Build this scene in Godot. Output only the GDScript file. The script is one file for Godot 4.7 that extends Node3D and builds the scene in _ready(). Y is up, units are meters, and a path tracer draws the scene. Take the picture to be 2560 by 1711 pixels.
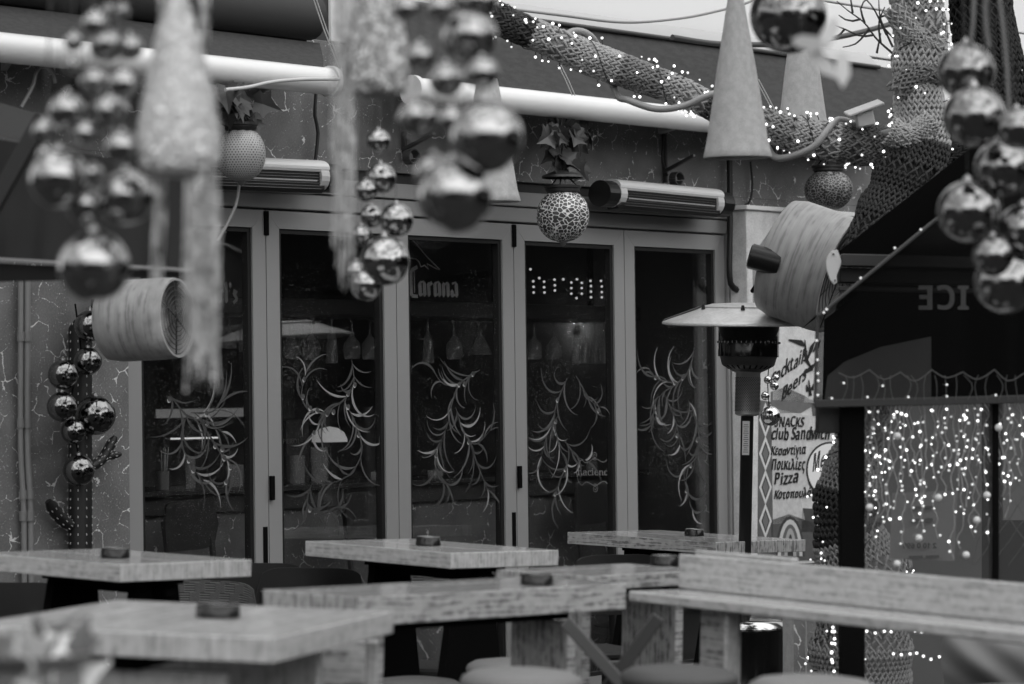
extends Node3D

# ---------------------------------------------------------------- picture geometry
const FPX := 7111.0            # focal length in pixels of the 2560 x 1711 photograph (about a 100 mm lens)
const CX := 1280.0
const CY := 855.5
const EYE := 1.68
const THETA := 0.843           # angle between the shop front and the picture plane
const TILT := 0.033            # the street falls to the right
var cam_t: Transform3D
var FT: Transform3D            # shop front: x along it, y up, z out towards the street
var GT: Transform3D            # street: tilted
var FTI: Transform3D
var rng := RandomNumberGenerator.new()
var used := {}
var mats := {}
var tex := {}

func ray(x: float, y: float) -> Vector3:
	return cam_t.basis * Vector3((x - CX) / FPX, -(y - CY) / FPX, -1.0)

func P(x: float, y: float, d: float) -> Vector3:
	return cam_t.origin + ray(x, y) * d

func fa(x: float, y: float, off := 0.0) -> Vector3:   # pixel -> shop front coordinates, on the plane off metres in front of the wall
	var o := FTI * cam_t.origin
	var d := FTI.basis * ray(x, y)
	return o + d * ((off - o.z) / d.z)

func pl(x: float, y: float, h: float) -> Vector3:     # pixel -> world, on the plane h metres above the street
	var up := GT.basis.y
	var r := ray(x, y)
	var p0 := GT * Vector3(0, h, 0)
	return cam_t.origin + r * ((p0 - cam_t.origin).dot(up) / r.dot(up))

func depth_of(p: Vector3) -> float:
	return -(cam_t.affine_inverse() * p).z

func street_y(p: Vector3) -> float:
	return -TILT * p.x

# ---------------------------------------------------------------- nodes
func numbered(called: String) -> String:
	var k: int = used.get(called, 0)
	used[called] = k + 1
	return called if k == 0 else "%s_%03d" % [called, k]

func thing(called: String, label: String, category: String, t: Transform3D, group := "", kind := "") -> Node3D:
	var o := Node3D.new()
	o.name = numbered(called)
	add_child(o)
	o.transform = t
	o.set_meta("label", label)
	o.set_meta("category", category)
	if group: o.set_meta("group", group)
	if kind: o.set_meta("kind", kind)
	return o

func at(p: Vector3) -> Transform3D:
	return Transform3D(Basis(), p)

func put(m, called: String, material: Material, parent: Node = null, t := Transform3D()) -> MeshInstance3D:
	var o := MeshInstance3D.new()
	o.mesh = m.commit() if m is SurfaceTool else m
	o.material_override = material
	o.transform = t
	if parent == null:
		o.name = numbered(called)
		add_child(o)
	else:
		o.name = called
		parent.add_child(o, true)
	return o

func putw(m, called: String, material: Material, parent: Node3D) -> MeshInstance3D:   # mesh given in world coordinates
	var g := parent.transform
	if parent.get_parent() != self: g = (parent.get_parent() as Node3D).transform * g
	return put(m, called, material, parent, g.affine_inverse())

func putf(m, called: String, material: Material, parent: Node3D) -> MeshInstance3D:   # mesh given in shop front coordinates
	var g := parent.transform
	if parent.get_parent() != self: g = (parent.get_parent() as Node3D).transform * g
	return put(m, called, material, parent, g.affine_inverse() * FT)

func copies(mesh: Mesh, ts: Array, called: String, material: Material, parent: Node3D) -> void:
	var mm := MultiMesh.new()
	mm.transform_format = MultiMesh.TRANSFORM_3D
	mm.mesh = mesh
	mm.instance_count = ts.size()
	for i in ts.size(): mm.set_instance_transform(i, ts[i])
	var o := MultiMeshInstance3D.new()
	o.multimesh = mm
	o.material_override = material
	o.name = called
	parent.add_child(o, true)
	var g := parent.transform
	if parent.get_parent() != self: g = (parent.get_parent() as Node3D).transform * g
	o.transform = g.affine_inverse()
	o.set_meta("kind", "stuff")

# ---------------------------------------------------------------- materials (the photograph is black and white)
func grey(v: float) -> Color:
	return Color(v, v, v).linear_to_srgb()

func mat(v: float, rough := 0.7, metal := 0.0, spec := 0.5) -> StandardMaterial3D:
	var key := "%f_%f_%f_%f" % [v, rough, metal, spec]
	if not mats.has(key):
		var m := StandardMaterial3D.new()
		m.albedo_color = grey(v)
		m.roughness = rough
		m.metallic = metal
		m.metallic_specular = spec
		mats[key] = m
	return mats[key]

func texmat(name_: String, scale: Vector3, rough := 0.7, tint := 1.0, metal := 0.0, bump := "", bump_scale := 1.0) -> StandardMaterial3D:
	var m := StandardMaterial3D.new()
	m.albedo_texture = tex[name_]
	m.albedo_color = grey(tint)
	m.roughness = rough
	m.metallic = metal
	m.uv1_scale = scale
	if bump:
		m.normal_enabled = true
		m.normal_texture = tex[bump]
		m.normal_scale = bump_scale
	return m

func mirror(v: float, rough: float, lump: float) -> StandardMaterial3D:     # silvered glass, a little uneven and dusty
	var key := "mirror_%f_%f" % [v, rough]
	if not mats.has(key):
		var m := StandardMaterial3D.new()
		m.albedo_color = grey(v)
		m.albedo_texture = tex.soft
		m.metallic = 1.0
		m.roughness = rough
		m.normal_enabled = true
		m.normal_texture = tex.lump_n
		m.normal_scale = lump
		m.uv1_scale = Vector3(1.5, 0.8, 1)
		mats[key] = m
	return mats[key]

func glow(v: float, energy: float) -> StandardMaterial3D:
	var m := StandardMaterial3D.new()
	m.albedo_color = grey(v)
	m.emission_enabled = true
	m.emission = grey(1.0)
	m.emission_energy_multiplier = energy
	return m

func pane_mat(alpha: float, v: float, rough := 0.02) -> StandardMaterial3D:
	var m := StandardMaterial3D.new()
	m.albedo_color = Color(grey(v), alpha)
	m.transparency = BaseMaterial3D.TRANSPARENCY_ALPHA
	m.roughness = rough
	m.cull_mode = BaseMaterial3D.CULL_DISABLED
	return m

func noise(kind: int, freq: float, w: int, h: int, seed_: int, octaves := 4, warp := 0.0) -> Image:
	var n := FastNoiseLite.new()
	n.seed = seed_
	n.noise_type = kind
	n.frequency = freq
	n.fractal_octaves = octaves
	if kind == FastNoiseLite.TYPE_CELLULAR:
		n.fractal_type = FastNoiseLite.FRACTAL_NONE
		n.cellular_return_type = FastNoiseLite.RETURN_DISTANCE2_SUB
		n.cellular_jitter = 1.0
	if warp > 0.0:
		n.domain_warp_enabled = true
		n.domain_warp_amplitude = warp
		n.domain_warp_frequency = freq * 1.5
		n.domain_warp_fractal_type = FastNoiseLite.DOMAIN_WARP_FRACTAL_NONE
	return n.get_seamless_image(w, h)

func to_tex(w: int, h: int, bytes: PackedByteArray) -> ImageTexture:
	return ImageTexture.create_from_image(Image.create_from_data(w, h, false, Image.FORMAT_L8, bytes))

func bump_tex(w: int, h: int, bytes: PackedByteArray, strength: float) -> ImageTexture:
	var im := Image.create_from_data(w, h, false, Image.FORMAT_L8, bytes)
	im.convert(Image.FORMAT_RGBA8)
	im.bump_map_to_normal_map(strength)
	return ImageTexture.create_from_image(im)

func s8(lin: float) -> int:
	return int(255.0 * grey(clampf(lin, 0.0, 1.0)).r)

func make_textures() -> void:
	# crackled plaster: pale undercoat shows in broken cracks
	var n := 1400
	var c := noise(FastNoiseLite.TYPE_CELLULAR, 0.0155, n, n, 11, 1, 42.0).get_data()
	var c2 := noise(FastNoiseLite.TYPE_CELLULAR, 0.034, n, n, 17, 1, 14.0).get_data()
	var mk := noise(FastNoiseLite.TYPE_SIMPLEX, 0.0075, n, n, 5, 4).get_data()
	var fine := noise(FastNoiseLite.TYPE_SIMPLEX, 0.09, n, n, 7, 3).get_data()
	var blot := noise(FastNoiseLite.TYPE_SIMPLEX, 0.004, n, n, 9, 4).get_data()
	var a := PackedByteArray(); a.resize(n * n)
	var b := PackedByteArray(); b.resize(n * n)
	for i in n * n:
		var m := (mk[i] - 128) / 128.0
		var f := (fine[i] - 128) / 128.0
		var w := 20.0 * (m + 0.1) + 8.0 * f
		var crack := clampf((w - c[i]) / 3.0, 0.0, 1.0)
		var w2 := 8.0 * (-m - 0.22) + 8.0 * f
		crack = maxf(crack, 0.8 * clampf((w2 - c2[i]) / 3.0, 0.0, 1.0))
		var base := 0.172 + 0.045 * (blot[i] - 128) / 128.0 + 0.02 * f
		a[i] = s8(lerpf(base, 0.72, crack))
		b[i] = int(clampf(120.0 + 90.0 * crack + 22.0 * f, 0, 255))
	tex.plaster = to_tex(n, n, a)
	tex.plaster_n = bump_tex(n, n, b, 3.0)
	# wood: grain runs along u
	for k in 2:
		var g1 := noise(FastNoiseLite.TYPE_SIMPLEX, 0.03, 64, 1024, 21 + k, 5)
		g1.resize(1024, 1024, Image.INTERPOLATE_CUBIC)
		var g2 := noise(FastNoiseLite.TYPE_SIMPLEX, 0.012, 128, 1024, 31 + k, 3)
		g2.resize(1024, 1024, Image.INTERPOLATE_CUBIC)
		var g3 := noise(FastNoiseLite.TYPE_SIMPLEX, 0.011, 1024, 1024, 41 + k, 3)
		var d1 := g1.get_data(); var d2 := g2.get_data(); var d3 := g3.get_data()
		var o := PackedByteArray(); o.resize(1024 * 1024)
		for i in 1024 * 1024:
			var x := (d1[i] - 128) / 128.0
			var y := (d2[i] - 128) / 128.0
			var z := (d3[i] - 128) / 128.0
			var v := 0.34 + 0.035 * x + 0.03 * y + 0.05 * z
			var dark := clampf((-x - 0.2 - 0.6 * z + (0.12 if k == 1 else -0.05)) * 1.8, 0.0, 1.0)
			o[i] = s8(v * (1.0 - (0.5 if k == 1 else 0.2) * dark))
		tex["wood%d" % k] = to_tex(1024, 1024, o)
	# mottled metal, paint and stone
	var r1 := noise(FastNoiseLite.TYPE_SIMPLEX, 0.008, 768, 768, 51, 5, 30.0).get_data()
	var r2 := noise(FastNoiseLite.TYPE_SIMPLEX, 0.05, 768, 768, 52, 4).get_data()
	var q := PackedByteArray(); q.resize(768 * 768)
	var s := PackedByteArray(); s.resize(768 * 768)
	for i in 768 * 768:
		var x := (r1[i] - 128) / 128.0
		var y := (r2[i] - 128) / 128.0
		q[i] = s8(0.36 + 0.13 * clampf(x * 1.3 + 0.5 * y, -0.8, 1.0))
		s[i] = s8(0.78 + 0.10 * x + 0.09 * y)
	tex.rust = to_tex(768, 768, q)
	tex.soft = to_tex(768, 768, s)
	tex.lump_n = bump_tex(768, 768, r1, 6.0)
	# lantern mosaics
	var z1 := noise(FastNoiseLite.TYPE_CELLULAR, 0.045, 768, 384, 61, 1).get_data()
	var e := PackedByteArray(); e.resize(768 * 384)
	var e2 := PackedByteArray(); e2.resize(768 * 384)
	for i in 768 * 384:
		var k := clampf((z1[i] - 22) / 18.0, 0.0, 1.0)
		e[i] = s8(lerpf(0.8, 0.06, k))
		var hx := i % 768; var hy := i / 768
		var row := hy / 10
		var dx := fposmod(hx + 6.0 * (row % 2), 12.0) - 6.0; var dy := hy % 10 - 4.5
		e2[i] = s8(lerpf(0.05, 0.42, clampf((dx * dx + dy * dy - 5.0) / 6.0, 0.0, 1.0)))
	tex.lace = to_tex(768, 384, e)
	tex.dots = to_tex(768, 384, e2)
	# woven cane
	var cw := PackedByteArray(); cw.resize(256 * 256)
	for y in 256:
		for x in 256:
			var bx := (x / 16 + y / 16) % 4
			var t := x % 4 if bx < 2 else y % 4
			cw[y * 256 + x] = s8(0.16 if t < 2 else 0.015)
	tex.cane = to_tex(256, 256, cw)

# ---------------------------------------------------------------- shapes
func ST(smooth := false) -> SurfaceTool:
	var st := SurfaceTool.new()
	st.begin(Mesh.PRIMITIVE_TRIANGLES)
	st.set_smooth_group(0 if smooth else 0xFFFFFFFF)
	return st

func tri(st: SurfaceTool, a: Vector3, b: Vector3, c: Vector3, out: Vector3, ua := Vector2(), ub := Vector2(), uc := Vector2()) -> void:
	var n := (b - a).cross(c - a)
	if n.length_squared() < 1e-16: return
	n = n.normalized()
	if n.dot(out) > 0.0:
		var t := b; b = c; c = t
		var u := ub; ub = uc; uc = u
	else: n = -n
	st.set_normal(n); st.set_uv(ua); st.add_vertex(a)
	st.set_normal(n); st.set_uv(ub); st.add_vertex(b)
	st.set_normal(n); st.set_uv(uc); st.add_vertex(c)

func quad(st: SurfaceTool, a: Vector3, b: Vector3, c: Vector3, d: Vector3, out: Vector3, ua := Vector2(0, 0), ub := Vector2(1, 0), uc := Vector2(1, 1), ud := Vector2(0, 1)) -> void:
	tri(st, a, b, c, out, ua, ub, uc)
	tri(st, a, c, d, out, ua, uc, ud)

func face_uv(p: Vector3, axis: int, o: Vector2) -> Vector2:
	if axis == 0: return Vector2(p.y, p.z) + o
	if axis == 1: return Vector2(p.x, p.z) + o
	return Vector2(p.x, p.y) + o

# a box with bevelled edges; sheared by basis b about centre c
func box(st: SurfaceTool, c: Vector3, size: Vector3, bev := 0.004, b := Basis(), uvo := Vector2()) -> void:
	var h := size / 2.0
	bev = minf(bev, h[h.min_axis_index()] * 0.6)
	var vert := func(s: Vector3, axis: int) -> Vector3:
		var p := Vector3((h.x - bev) * s.x, (h.y - bev) * s.y, (h.z - bev) * s.z)
		p[axis] = h[axis] * s[axis]
		return p
	for axis in 3:
		var a1 := (axis + 1) % 3
		var a2 := (axis + 2) % 3
		for sg in [-1.0, 1.0]:
			var v := []
			for k in [[-1.0, -1.0], [1.0, -1.0], [1.0, 1.0], [-1.0, 1.0]]:
				var s := Vector3(); s[axis] = sg; s[a1] = k[0]; s[a2] = k[1]
				v.append(vert.call(s, axis))
			var out := Vector3(); out[axis] = sg
			var uv := []
			for p in v: uv.append(face_uv(p, axis, uvo))
			quad(st, c + b * v[0], c + b * v[1], c + b * v[2], c + b * v[3], b * out, uv[0], uv[1], uv[2], uv[3])
			if bev <= 0.0: continue
			for k in [-1.0, 1.0]:       # edges between axis and a1
				var s0 := Vector3(); s0[axis] = sg; s0[a1] = k; s0[a2] = -1.0
				var s1 := s0; s1[a2] = 1.0
				var e := [vert.call(s0, axis), vert.call(s1, axis), vert.call(s1, a1), vert.call(s0, a1)]
				var o2 := Vector3(); o2[axis] = sg; o2[a1] = k
				quad(st, c + b * e[0], c + b * e[1], c + b * e[2], c + b * e[3], b * o2, face_uv(e[0], axis, uvo), face_uv(e[1], axis, uvo), face_uv(e[2], axis, uvo), face_uv(e[3], axis, uvo))
	if bev > 0.0:
		for sx in [-1.0, 1.0]:
			for sy in [-1.0, 1.0]:
				for sz in [-1.0, 1.0]:
					var s := Vector3(sx, sy, sz)
					tri(st, c + b * vert.call(s, 0), c + b * vert.call(s, 1), c + b * vert.call(s, 2), b * s, face_uv(vert.call(s, 0), 1, uvo), face_uv(vert.call(s, 1), 1, uvo), face_uv(vert.call(s, 2), 1, uvo))

func box2(st: SurfaceTool, a: Vector3, b: Vector3, bev := 0.004) -> void:    # box between two corners, texture laid by its place
	var c := (a + b) / 2.0
	var before := c
	box(st, c, (b - a).abs(), bev, Basis(), Vector2(before.x, before.y))

func bar(st: SurfaceTool, a: Vector3, b: Vector3, w: float, h: float, up := Vector3.UP, bev := 0.003) -> void:   # beam from a to b
	var x := (b - a).normalized()
	var z := x.cross(up).normalized()
	var y := z.cross(x)
	box(st, (a + b) / 2.0, Vector3((b - a).length(), h, w), bev, Basis(x, y, z))

func lathe(st: SurfaceTool, prof: Array, segs: int, t := Transform3D(), ribs := 0, rib_depth := 0.0) -> void:
	var n := prof.size()
	var nr := []    # normals at both ends of every segment
	for i in n - 1:
		var d: Vector2 = prof[i + 1] - prof[i]
		nr.append(Vector2(d.y, -d.x).normalized())
	var run := 0.0
	for i in n - 1:
		var na: Vector2 = nr[i]
		var nb: Vector2 = nr[i]
		if i > 0 and nr[i - 1].dot(nr[i]) > 0.6: na = (nr[i - 1] + nr[i]).normalized()
		if i < n - 2 and nr[i + 1].dot(nr[i]) > 0.6: nb = (nr[i + 1] + nr[i]).normalized()
		var len_: float = prof[i].distance_to(prof[i + 1])
		for k in segs:
			var corner := []
			for w in [[k, 0], [k + 1, 0], [k + 1, 1], [k, 1]]:
				var an: float = TAU * w[0] / segs
				var pr: Vector2 = prof[i + w[1]]
				var nn: Vector2 = nb if w[1] else na
				var rr: float = pr.x
				if ribs > 0: rr *= 1.0 - rib_depth * pow(absf(cos(an * ribs / 2.0)), 6.0)
				corner.append([t * Vector3(rr * cos(an), pr.y, rr * sin(an)), (t.basis * Vector3(nn.x * cos(an), nn.y, nn.x * sin(an))).normalized(), Vector2(float(w[0]) / segs, run + (len_ if w[1] else 0.0))])
			for q in [[0, 2, 1], [0, 3, 2]]:
				var p0: Vector3 = corner[q[0]][0]; var p1: Vector3 = corner[q[1]][0]; var p2: Vector3 = corner[q[2]][0]
				if (p1 - p0).cross(p2 - p0).length_squared() < 1e-18: continue
				var flip: bool = (p1 - p0).cross(p2 - p0).dot(corner[q[0]][1] + corner[q[1]][1] + corner[q[2]][1]) > 0
				for j in ([q[0], q[2], q[1]] if flip else q):
					st.set_normal(corner[j][1]); st.set_uv(corner[j][2]); st.add_vertex(corner[j][0])
		run += len_

func frame_along(pts: Array) -> Array:      # a steady frame at each point of a path
	var fr := []
	var up := Vector3.UP
	for i in pts.size():
		var d: Vector3 = (pts[mini(i + 1, pts.size() - 1)] - pts[maxi(i - 1, 0)]).normalized()
		if i == 0 and absf(d.dot(up)) > 0.95: up = Vector3.RIGHT
		var x: Vector3 = up.cross(d).normalized() if i == 0 else (fr[i - 1].x - d * fr[i - 1].x.dot(d)).normalized()
		fr.append(Basis(x, d.cross(x), d))
	return fr

func tube(st: SurfaceTool, pts: Array, radii, sides := 8, caps := true) -> void:
	var fr := frame_along(pts)
	var rad := func(i: int) -> float: return radii[i] if radii is Array else radii
	var run := 0.0
	for i in pts.size() - 1:
		var l: float = pts[i].distance_to(pts[i + 1])
		for k in sides:
			var cs := []
			for w in [[i, k], [i, k + 1], [i + 1, k + 1], [i + 1, k]]:
				var an: float = TAU * w[1] / sides
				var nn: Vector3 = fr[w[0]].x * cos(an) + fr[w[0]].y * sin(an)
				cs.append([pts[w[0]] + nn * rad.call(w[0]), nn, Vector2(float(w[1]) / sides, run + (l if w[0] > i else 0.0))])
			for q in [[0, 2, 1], [0, 3, 2]]:
				var flip: bool = (cs[q[1]][0] - cs[q[0]][0]).cross(cs[q[2]][0] - cs[q[0]][0]).dot(cs[q[0]][1] + cs[q[1]][1] + cs[q[2]][1]) > 0
				for j in ([q[0], q[2], q[1]] if flip else q):
					st.set_normal(cs[j][1]); st.set_uv(cs[j][2]); st.add_vertex(cs[j][0])
		run += l
	if caps:
		for e in [0, pts.size() - 1]:
			var out: Vector3 = fr[e].z * (-1.0 if e == 0 else 1.0)
			for k in sides:
				var a0 := TAU * k / sides
				var a1 := TAU * (k + 1) / sides
				tri(st, pts[e], pts[e] + (fr[e].x * cos(a0) + fr[e].y * sin(a0)) * rad.call(e), pts[e] + (fr[e].x * cos(a1) + fr[e].y * sin(a1)) * rad.call(e), out)

func curve(pts: Array, step: float) -> Array:      # smooth path through points
	var c := Curve3D.new()
	for i in pts.size():
		var d: Vector3 = (pts[mini(i + 1, pts.size() - 1)] - pts[maxi(i - 1, 0)]) / 6.0
		c.add_point(pts[i], -d, d)
	c.bake_interval = step
	var out := []
	var n := maxi(2, int(c.get_baked_length() / step))
	for i in n + 1: out.append(c.sample_baked(c.get_baked_length() * i / n, true))
	return out

func wire(pts: Array, r: float, step := 0.04, sides := 6) -> SurfaceTool:
	var st := ST()
	tube(st, curve(pts, step), r, sides)
	return st

func extrude(st: SurfaceTool, poly: PackedVector2Array, t: Transform3D, depth: float) -> void:
	var ids := Geometry2D.triangulate_polygon(poly)
	for i in range(0, ids.size(), 3):
		for z in [0.0, depth]:
			var o: Vector3 = t.basis.z * (1.0 if z > 0.0 else -1.0)
			if depth < 0.0: o = -o
			var v := []
			for k in 3: v.append(poly[ids[i + k]])
			tri(st, t * Vector3(v[0].x, v[0].y, z), t * Vector3(v[1].x, v[1].y, z), t * Vector3(v[2].x, v[2].y, z), o, v[0], v[1], v[2])
	if depth == 0.0: return
	var mid := Vector2()
	for p in poly: mid += p / poly.size()
	var cw := Geometry2D.is_polygon_clockwise(poly)
	for i in poly.size():
		var p := poly[i]
		var q := poly[(i + 1) % poly.size()]
		var o2 := (q - p).orthogonal() * (1.0 if cw else -1.0)
		o2 = Vector2((q - p).y, -(q - p).x) * (-1.0 if cw else 1.0)
		quad(st, t * Vector3(p.x, p.y, 0), t * Vector3(q.x, q.y, 0), t * Vector3(q.x, q.y, depth), t * Vector3(p.x, p.y, depth), t.basis * Vector3(o2.x, o2.y, 0), p, q, q + Vector2(0, depth), p + Vector2(0, depth))

func stroke(st: SurfaceTool, pts: Array, widths: Array, t: Transform3D) -> void:    # flat brush stroke in the xy plane of t
	for i in pts.size() - 1:
		var d0: Vector2 = (pts[mini(i + 1, pts.size() - 1)] - pts[maxi(i - 1, 0)]).normalized().orthogonal()
		var d1: Vector2 = (pts[mini(i + 2, pts.size() - 1)] - pts[i]).normalized().orthogonal()
		var w0: float = widths[i]; var w1: float = widths[i + 1]
		var a: Vector2 = pts[i] + d0 * w0; var b: Vector2 = pts[i] - d0 * w0
		var c: Vector2 = pts[i + 1] - d1 * w1; var e: Vector2 = pts[i + 1] + d1 * w1
		quad(st, t * Vector3(a.x, a.y, 0), t * Vector3(b.x, b.y, 0), t * Vector3(c.x, c.y, 0), t * Vector3(e.x, e.y, 0), t.basis.z)

func sphere(r: float, segs := 32) -> SphereMesh:
	var m := SphereMesh.new()
	m.radius = r; m.height = 2.0 * r
	m.radial_segments = segs; m.rings = segs / 2
	return m

func lettering(text: String, size: float, depth: float, italic := true, serif := false, weight := 400) -> TextMesh:
	var f := SystemFont.new()
	f.font_names = PackedStringArray(["Droid Serif" if serif else "Droid Sans"])
	f.font_italic = italic
	f.font_weight = weight
	var m := TextMesh.new()
	m.text = text
	m.font = f
	m.font_size = 64
	m.pixel_size = size / 64.0
	m.depth = depth
	m.horizontal_alignment = HORIZONTAL_ALIGNMENT_LEFT
	return m

# ---------------------------------------------------------------- set up
func _ready() -> void:
	rng.seed = 4242
	# camera: long lens, slightly rolled, focused on the shop front
	var cam := Camera3D.new()
	cam.name = "camera"
	add_child(cam)
	cam.transform = Transform3D(Basis(Vector3.RIGHT, 0.0196) * Basis(Vector3.BACK, -0.013), Vector3(0, EYE, 0))
	cam.fov = rad_to_deg(2.0 * atan(CY / FPX))
	cam.near = 0.1
	cam.far = 200.0
	cam.current = true
	var at_ := CameraAttributesPhysical.new()
	at_.frustum_focal_length = 100.0
	at_.frustum_focus_distance = 14.4
	at_.exposure_aperture = 2.8
	cam.attributes = at_
	cam_t = cam.transform
	# grey overcast sky
	var we := WorldEnvironment.new()
	we.name = "world_environment"
	var env := Environment.new()
	env.background_mode = Environment.BG_SKY
	var sky := Sky.new()
	var sm := ProceduralSkyMaterial.new()
	sm.sky_top_color = grey(0.95)
	sm.sky_horizon_color = grey(0.72)
	sm.sky_curve = 0.3
	sm.ground_bottom_color = grey(0.12)
	sm.ground_horizon_color = grey(0.25)
	sky.sky_material = sm
	env.sky = sky
	env.tonemap_mode = Environment.TONE_MAPPER_LINEAR
	env.tonemap_exposure = 1.75
	env.sdfgi_enabled = true
	env.ssao_enabled = true
	env.ssil_enabled = true
	we.environment = env
	add_child(we)
	var sun := DirectionalLight3D.new()
	sun.name = "sun"
	sun.light_energy = 0.5
	sun.light_angular_distance = 110.0
	sun.shadow_enabled = true
	add_child(sun)
	sun.look_at_from_position(Vector3.ZERO, Vector3(-0.35, -1.0, -0.6), Vector3.UP)
	# frames of the shop front and of the sloping street
	var c := cos(THETA); var s := sin(THETA)
	FT = Transform3D(Basis(Vector3(c, 0, -s), Vector3.UP, Vector3(s, 0, c)), Vector3(0, 0, -15.43))
	FTI = FT.affine_inverse()
	GT = Transform3D(Basis(Vector3.BACK, -TILT), Vector3.ZERO)
	make_textures()
	setting()
	doors()
	bar_room()
	awnings()
	front_things()
	menu_board()
	tree()
	kiosk()
	patio_heater()
	furniture()
	hanging()

# ---------------------------------------------------------------- street and buildings
func structure(m, called: String, material: Material) -> MeshInstance3D:
	var o := put(m, called, material)
	o.set_meta("kind", "structure")
	return o

var plaster: StandardMaterial3D
var frame_mat: StandardMaterial3D
var black: StandardMaterial3D

func setting() -> void:
	plaster = texmat("plaster", Vector3(0.48, -0.48, 1), 0.62, 1.0, 0.0, "plaster_n", 0.9)
	frame_mat = mat(0.31, 0.42)
	black = mat(0.006, 0.7, 0.0, 0.12)
	var gm := texmat("rust", Vector3(0.6, 0.6, 1), 0.9, 0.12)
	gm.metallic_specular = 0.1
	var st := ST()
	quad(st, GT * Vector3(-60, 0, -60), GT * Vector3(60, 0, -60), GT * Vector3(60, 0, 60), GT * Vector3(-60, 0, 60), Vector3.UP, Vector2(0, 0), Vector2(120, 0), Vector2(120, 120), Vector2(0, 120))
	structure(st, "ground", gm).set_meta("label", "dark street paving under the tables")
	# the taverna
	var b := thing("taverna_building", "corner taverna with grey crackled plaster front and white boarded upper storey", "building", FT)
	var wall_parts := [
		["wall", Vector3(-7, -0.5, -0.25), Vector3(-2.712, 2.855, 0), plaster],
		["wall", Vector3(-7, 2.855, -0.25), Vector3(6.5, 3.50, 0), plaster],
		["wall", Vector3(1.99, -0.5, -0.25), Vector3(6.5, 2.855, 0), plaster],
		["upper_wall", Vector3(-7, 3.50, -0.25), Vector3(6.5, 7.5, -0.02), mat(0.05, 0.8)],
		["room_floor", Vector3(-2.9, -0.3, -4.6), Vector3(2.6, -0.02, -0.25), mat(0.16, 0.5)],
		["room_ceiling", Vector3(-2.9, 2.87, -4.6), Vector3(2.6, 3.0, -0.25), mat(0.15, 0.8)],
		["room_wall", Vector3(-2.9, -0.3, -4.7), Vector3(2.6, 3.0, -4.6), mat(0.14, 0.8)],
		["room_wall", Vector3(-3.0, -0.3, -4.7), Vector3(-2.9, 3.0, -0.25), mat(0.14, 0.8)],
		["room_wall", Vector3(2.6, -0.3, -4.7), Vector3(2.7, 3.0, -0.25), mat(0.14, 0.8)],
	]
	for w in wall_parts:
		var ws := ST()
		box2(ws, w[1], w[2], 0.003)
		put(ws, w[0], w[3], b)
	var white := mat(0.8, 0.55)
	for k in 12:                               # white boards of the upper storey
		var bs := ST()
		box2(bs, Vector3(-1.35, 3.50 + k * 0.31, -0.02), Vector3(6.45, 3.50 + k * 0.31 + 0.298, 0.004 + 0.004 * (k % 2)), 0.004)
		put(bs, "board", white, b)
	# dark strip in the recess where the plaster ends above the doors
	var ts := ST()
	box2(ts, Vector3(-2.70, 2.80, -0.2), Vector3(1.99, 2.853, -0.03), 0.003)
	put(ts, "lintel", mat(0.03, 0.7), b)
	# what the glass and the baubles mirror: the far side of the street
	var far := [
		[Vector3(-1, 0, 11), 0.1, 26.0, 5.0, "plain grey house across the street from the taverna", 0.04],
		[Vector3(10.5, 0, -14), 1.5, 26.0, 4.3, "plain dark house closing the street beside the kiosk", 0.012],
		[Vector3(-15, 0, -2), -1.5, 22.0, 4.6, "plain grey house at the lower street corner", 0.05],
	]
	for f in far:
		var h := thing("street_house", f[4], "building", Transform3D(Basis(Vector3.UP, f[1]), f[0]))
		var hs := ST()
		box(hs, Vector3(0, f[3] / 2.0 - 0.6, 2.5), Vector3(f[2], f[3] + 1.2, 5.0), 0.02)
		put(hs, "wall", mat(f[5], 0.9, 0.0, 0.15), h)
		var n := int(f[2] / 3.4)
		for k in n:
			for fl in 2:
				var x: float = (k - (n - 1) / 2.0) * 3.3
				var sgn := -1.0
				var wn := ST()
				box(wn, Vector3(x, 1.6 + fl * 2.7, sgn * 0.02), Vector3(1.2, 1.5, 0.08), 0.01)
				var wi := put(wn, "window", mat(f[5] * 3.0, 0.8, 0.0, 0.2), h)
				var pn := ST()
				box(pn, Vector3(x, 1.6 + fl * 2.7, sgn * 0.07), Vector3(1.04, 1.34, 0.03), 0.0)
				put(pn, "pane", mat(0.01, 0.1, 0.0, 0.3), wi)

	# parasols added out of view to mottle reflections in baubles and glass
	for q in [[-3.2, -2.6, 0.5, "unseen pale square parasol added left of the nearest baubles for their reflections"], [3.4, -2.2, 0.06, "unseen dark square parasol added right of the nearest baubles for their reflections"], [-1.4, 3.6, 0.04, "unseen dark square parasol added by the house across the street for reflections"], [2.8, 4.6, 0.5, "unseen pale square parasol added by the house across the street for reflections"], [6.5, -7.0, 0.3, "unseen grey square parasol added beyond the kiosk for reflections"]]:
		var y0: float = -TILT * q[0]
		var pr := thing("added_parasol", q[3], "parasol", at(Vector3(q[0], y0, q[1])), "unseen parasols added for reflections")
		var ps := ST()
		var top := Vector3(0, 3.0, 0)
		for k in 4:
			var a := PI / 4 + PI / 2 * k; var e := a + PI / 2
			tri(ps, top, Vector3(cos(a) * 1.9, 2.45, sin(a) * 1.9), Vector3(cos(e) * 1.9, 2.45, sin(e) * 1.9), Vector3.UP)
			quad(ps, Vector3(cos(a) * 1.9, 2.45, sin(a) * 1.9), Vector3(cos(e) * 1.9, 2.45, sin(e) * 1.9), Vector3(cos(e) * 1.9, 2.25, sin(e) * 1.9), Vector3(cos(a) * 1.9, 2.25, sin(a) * 1.9), Vector3(cos(a + PI / 4), 0, sin(a + PI / 4)))
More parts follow.
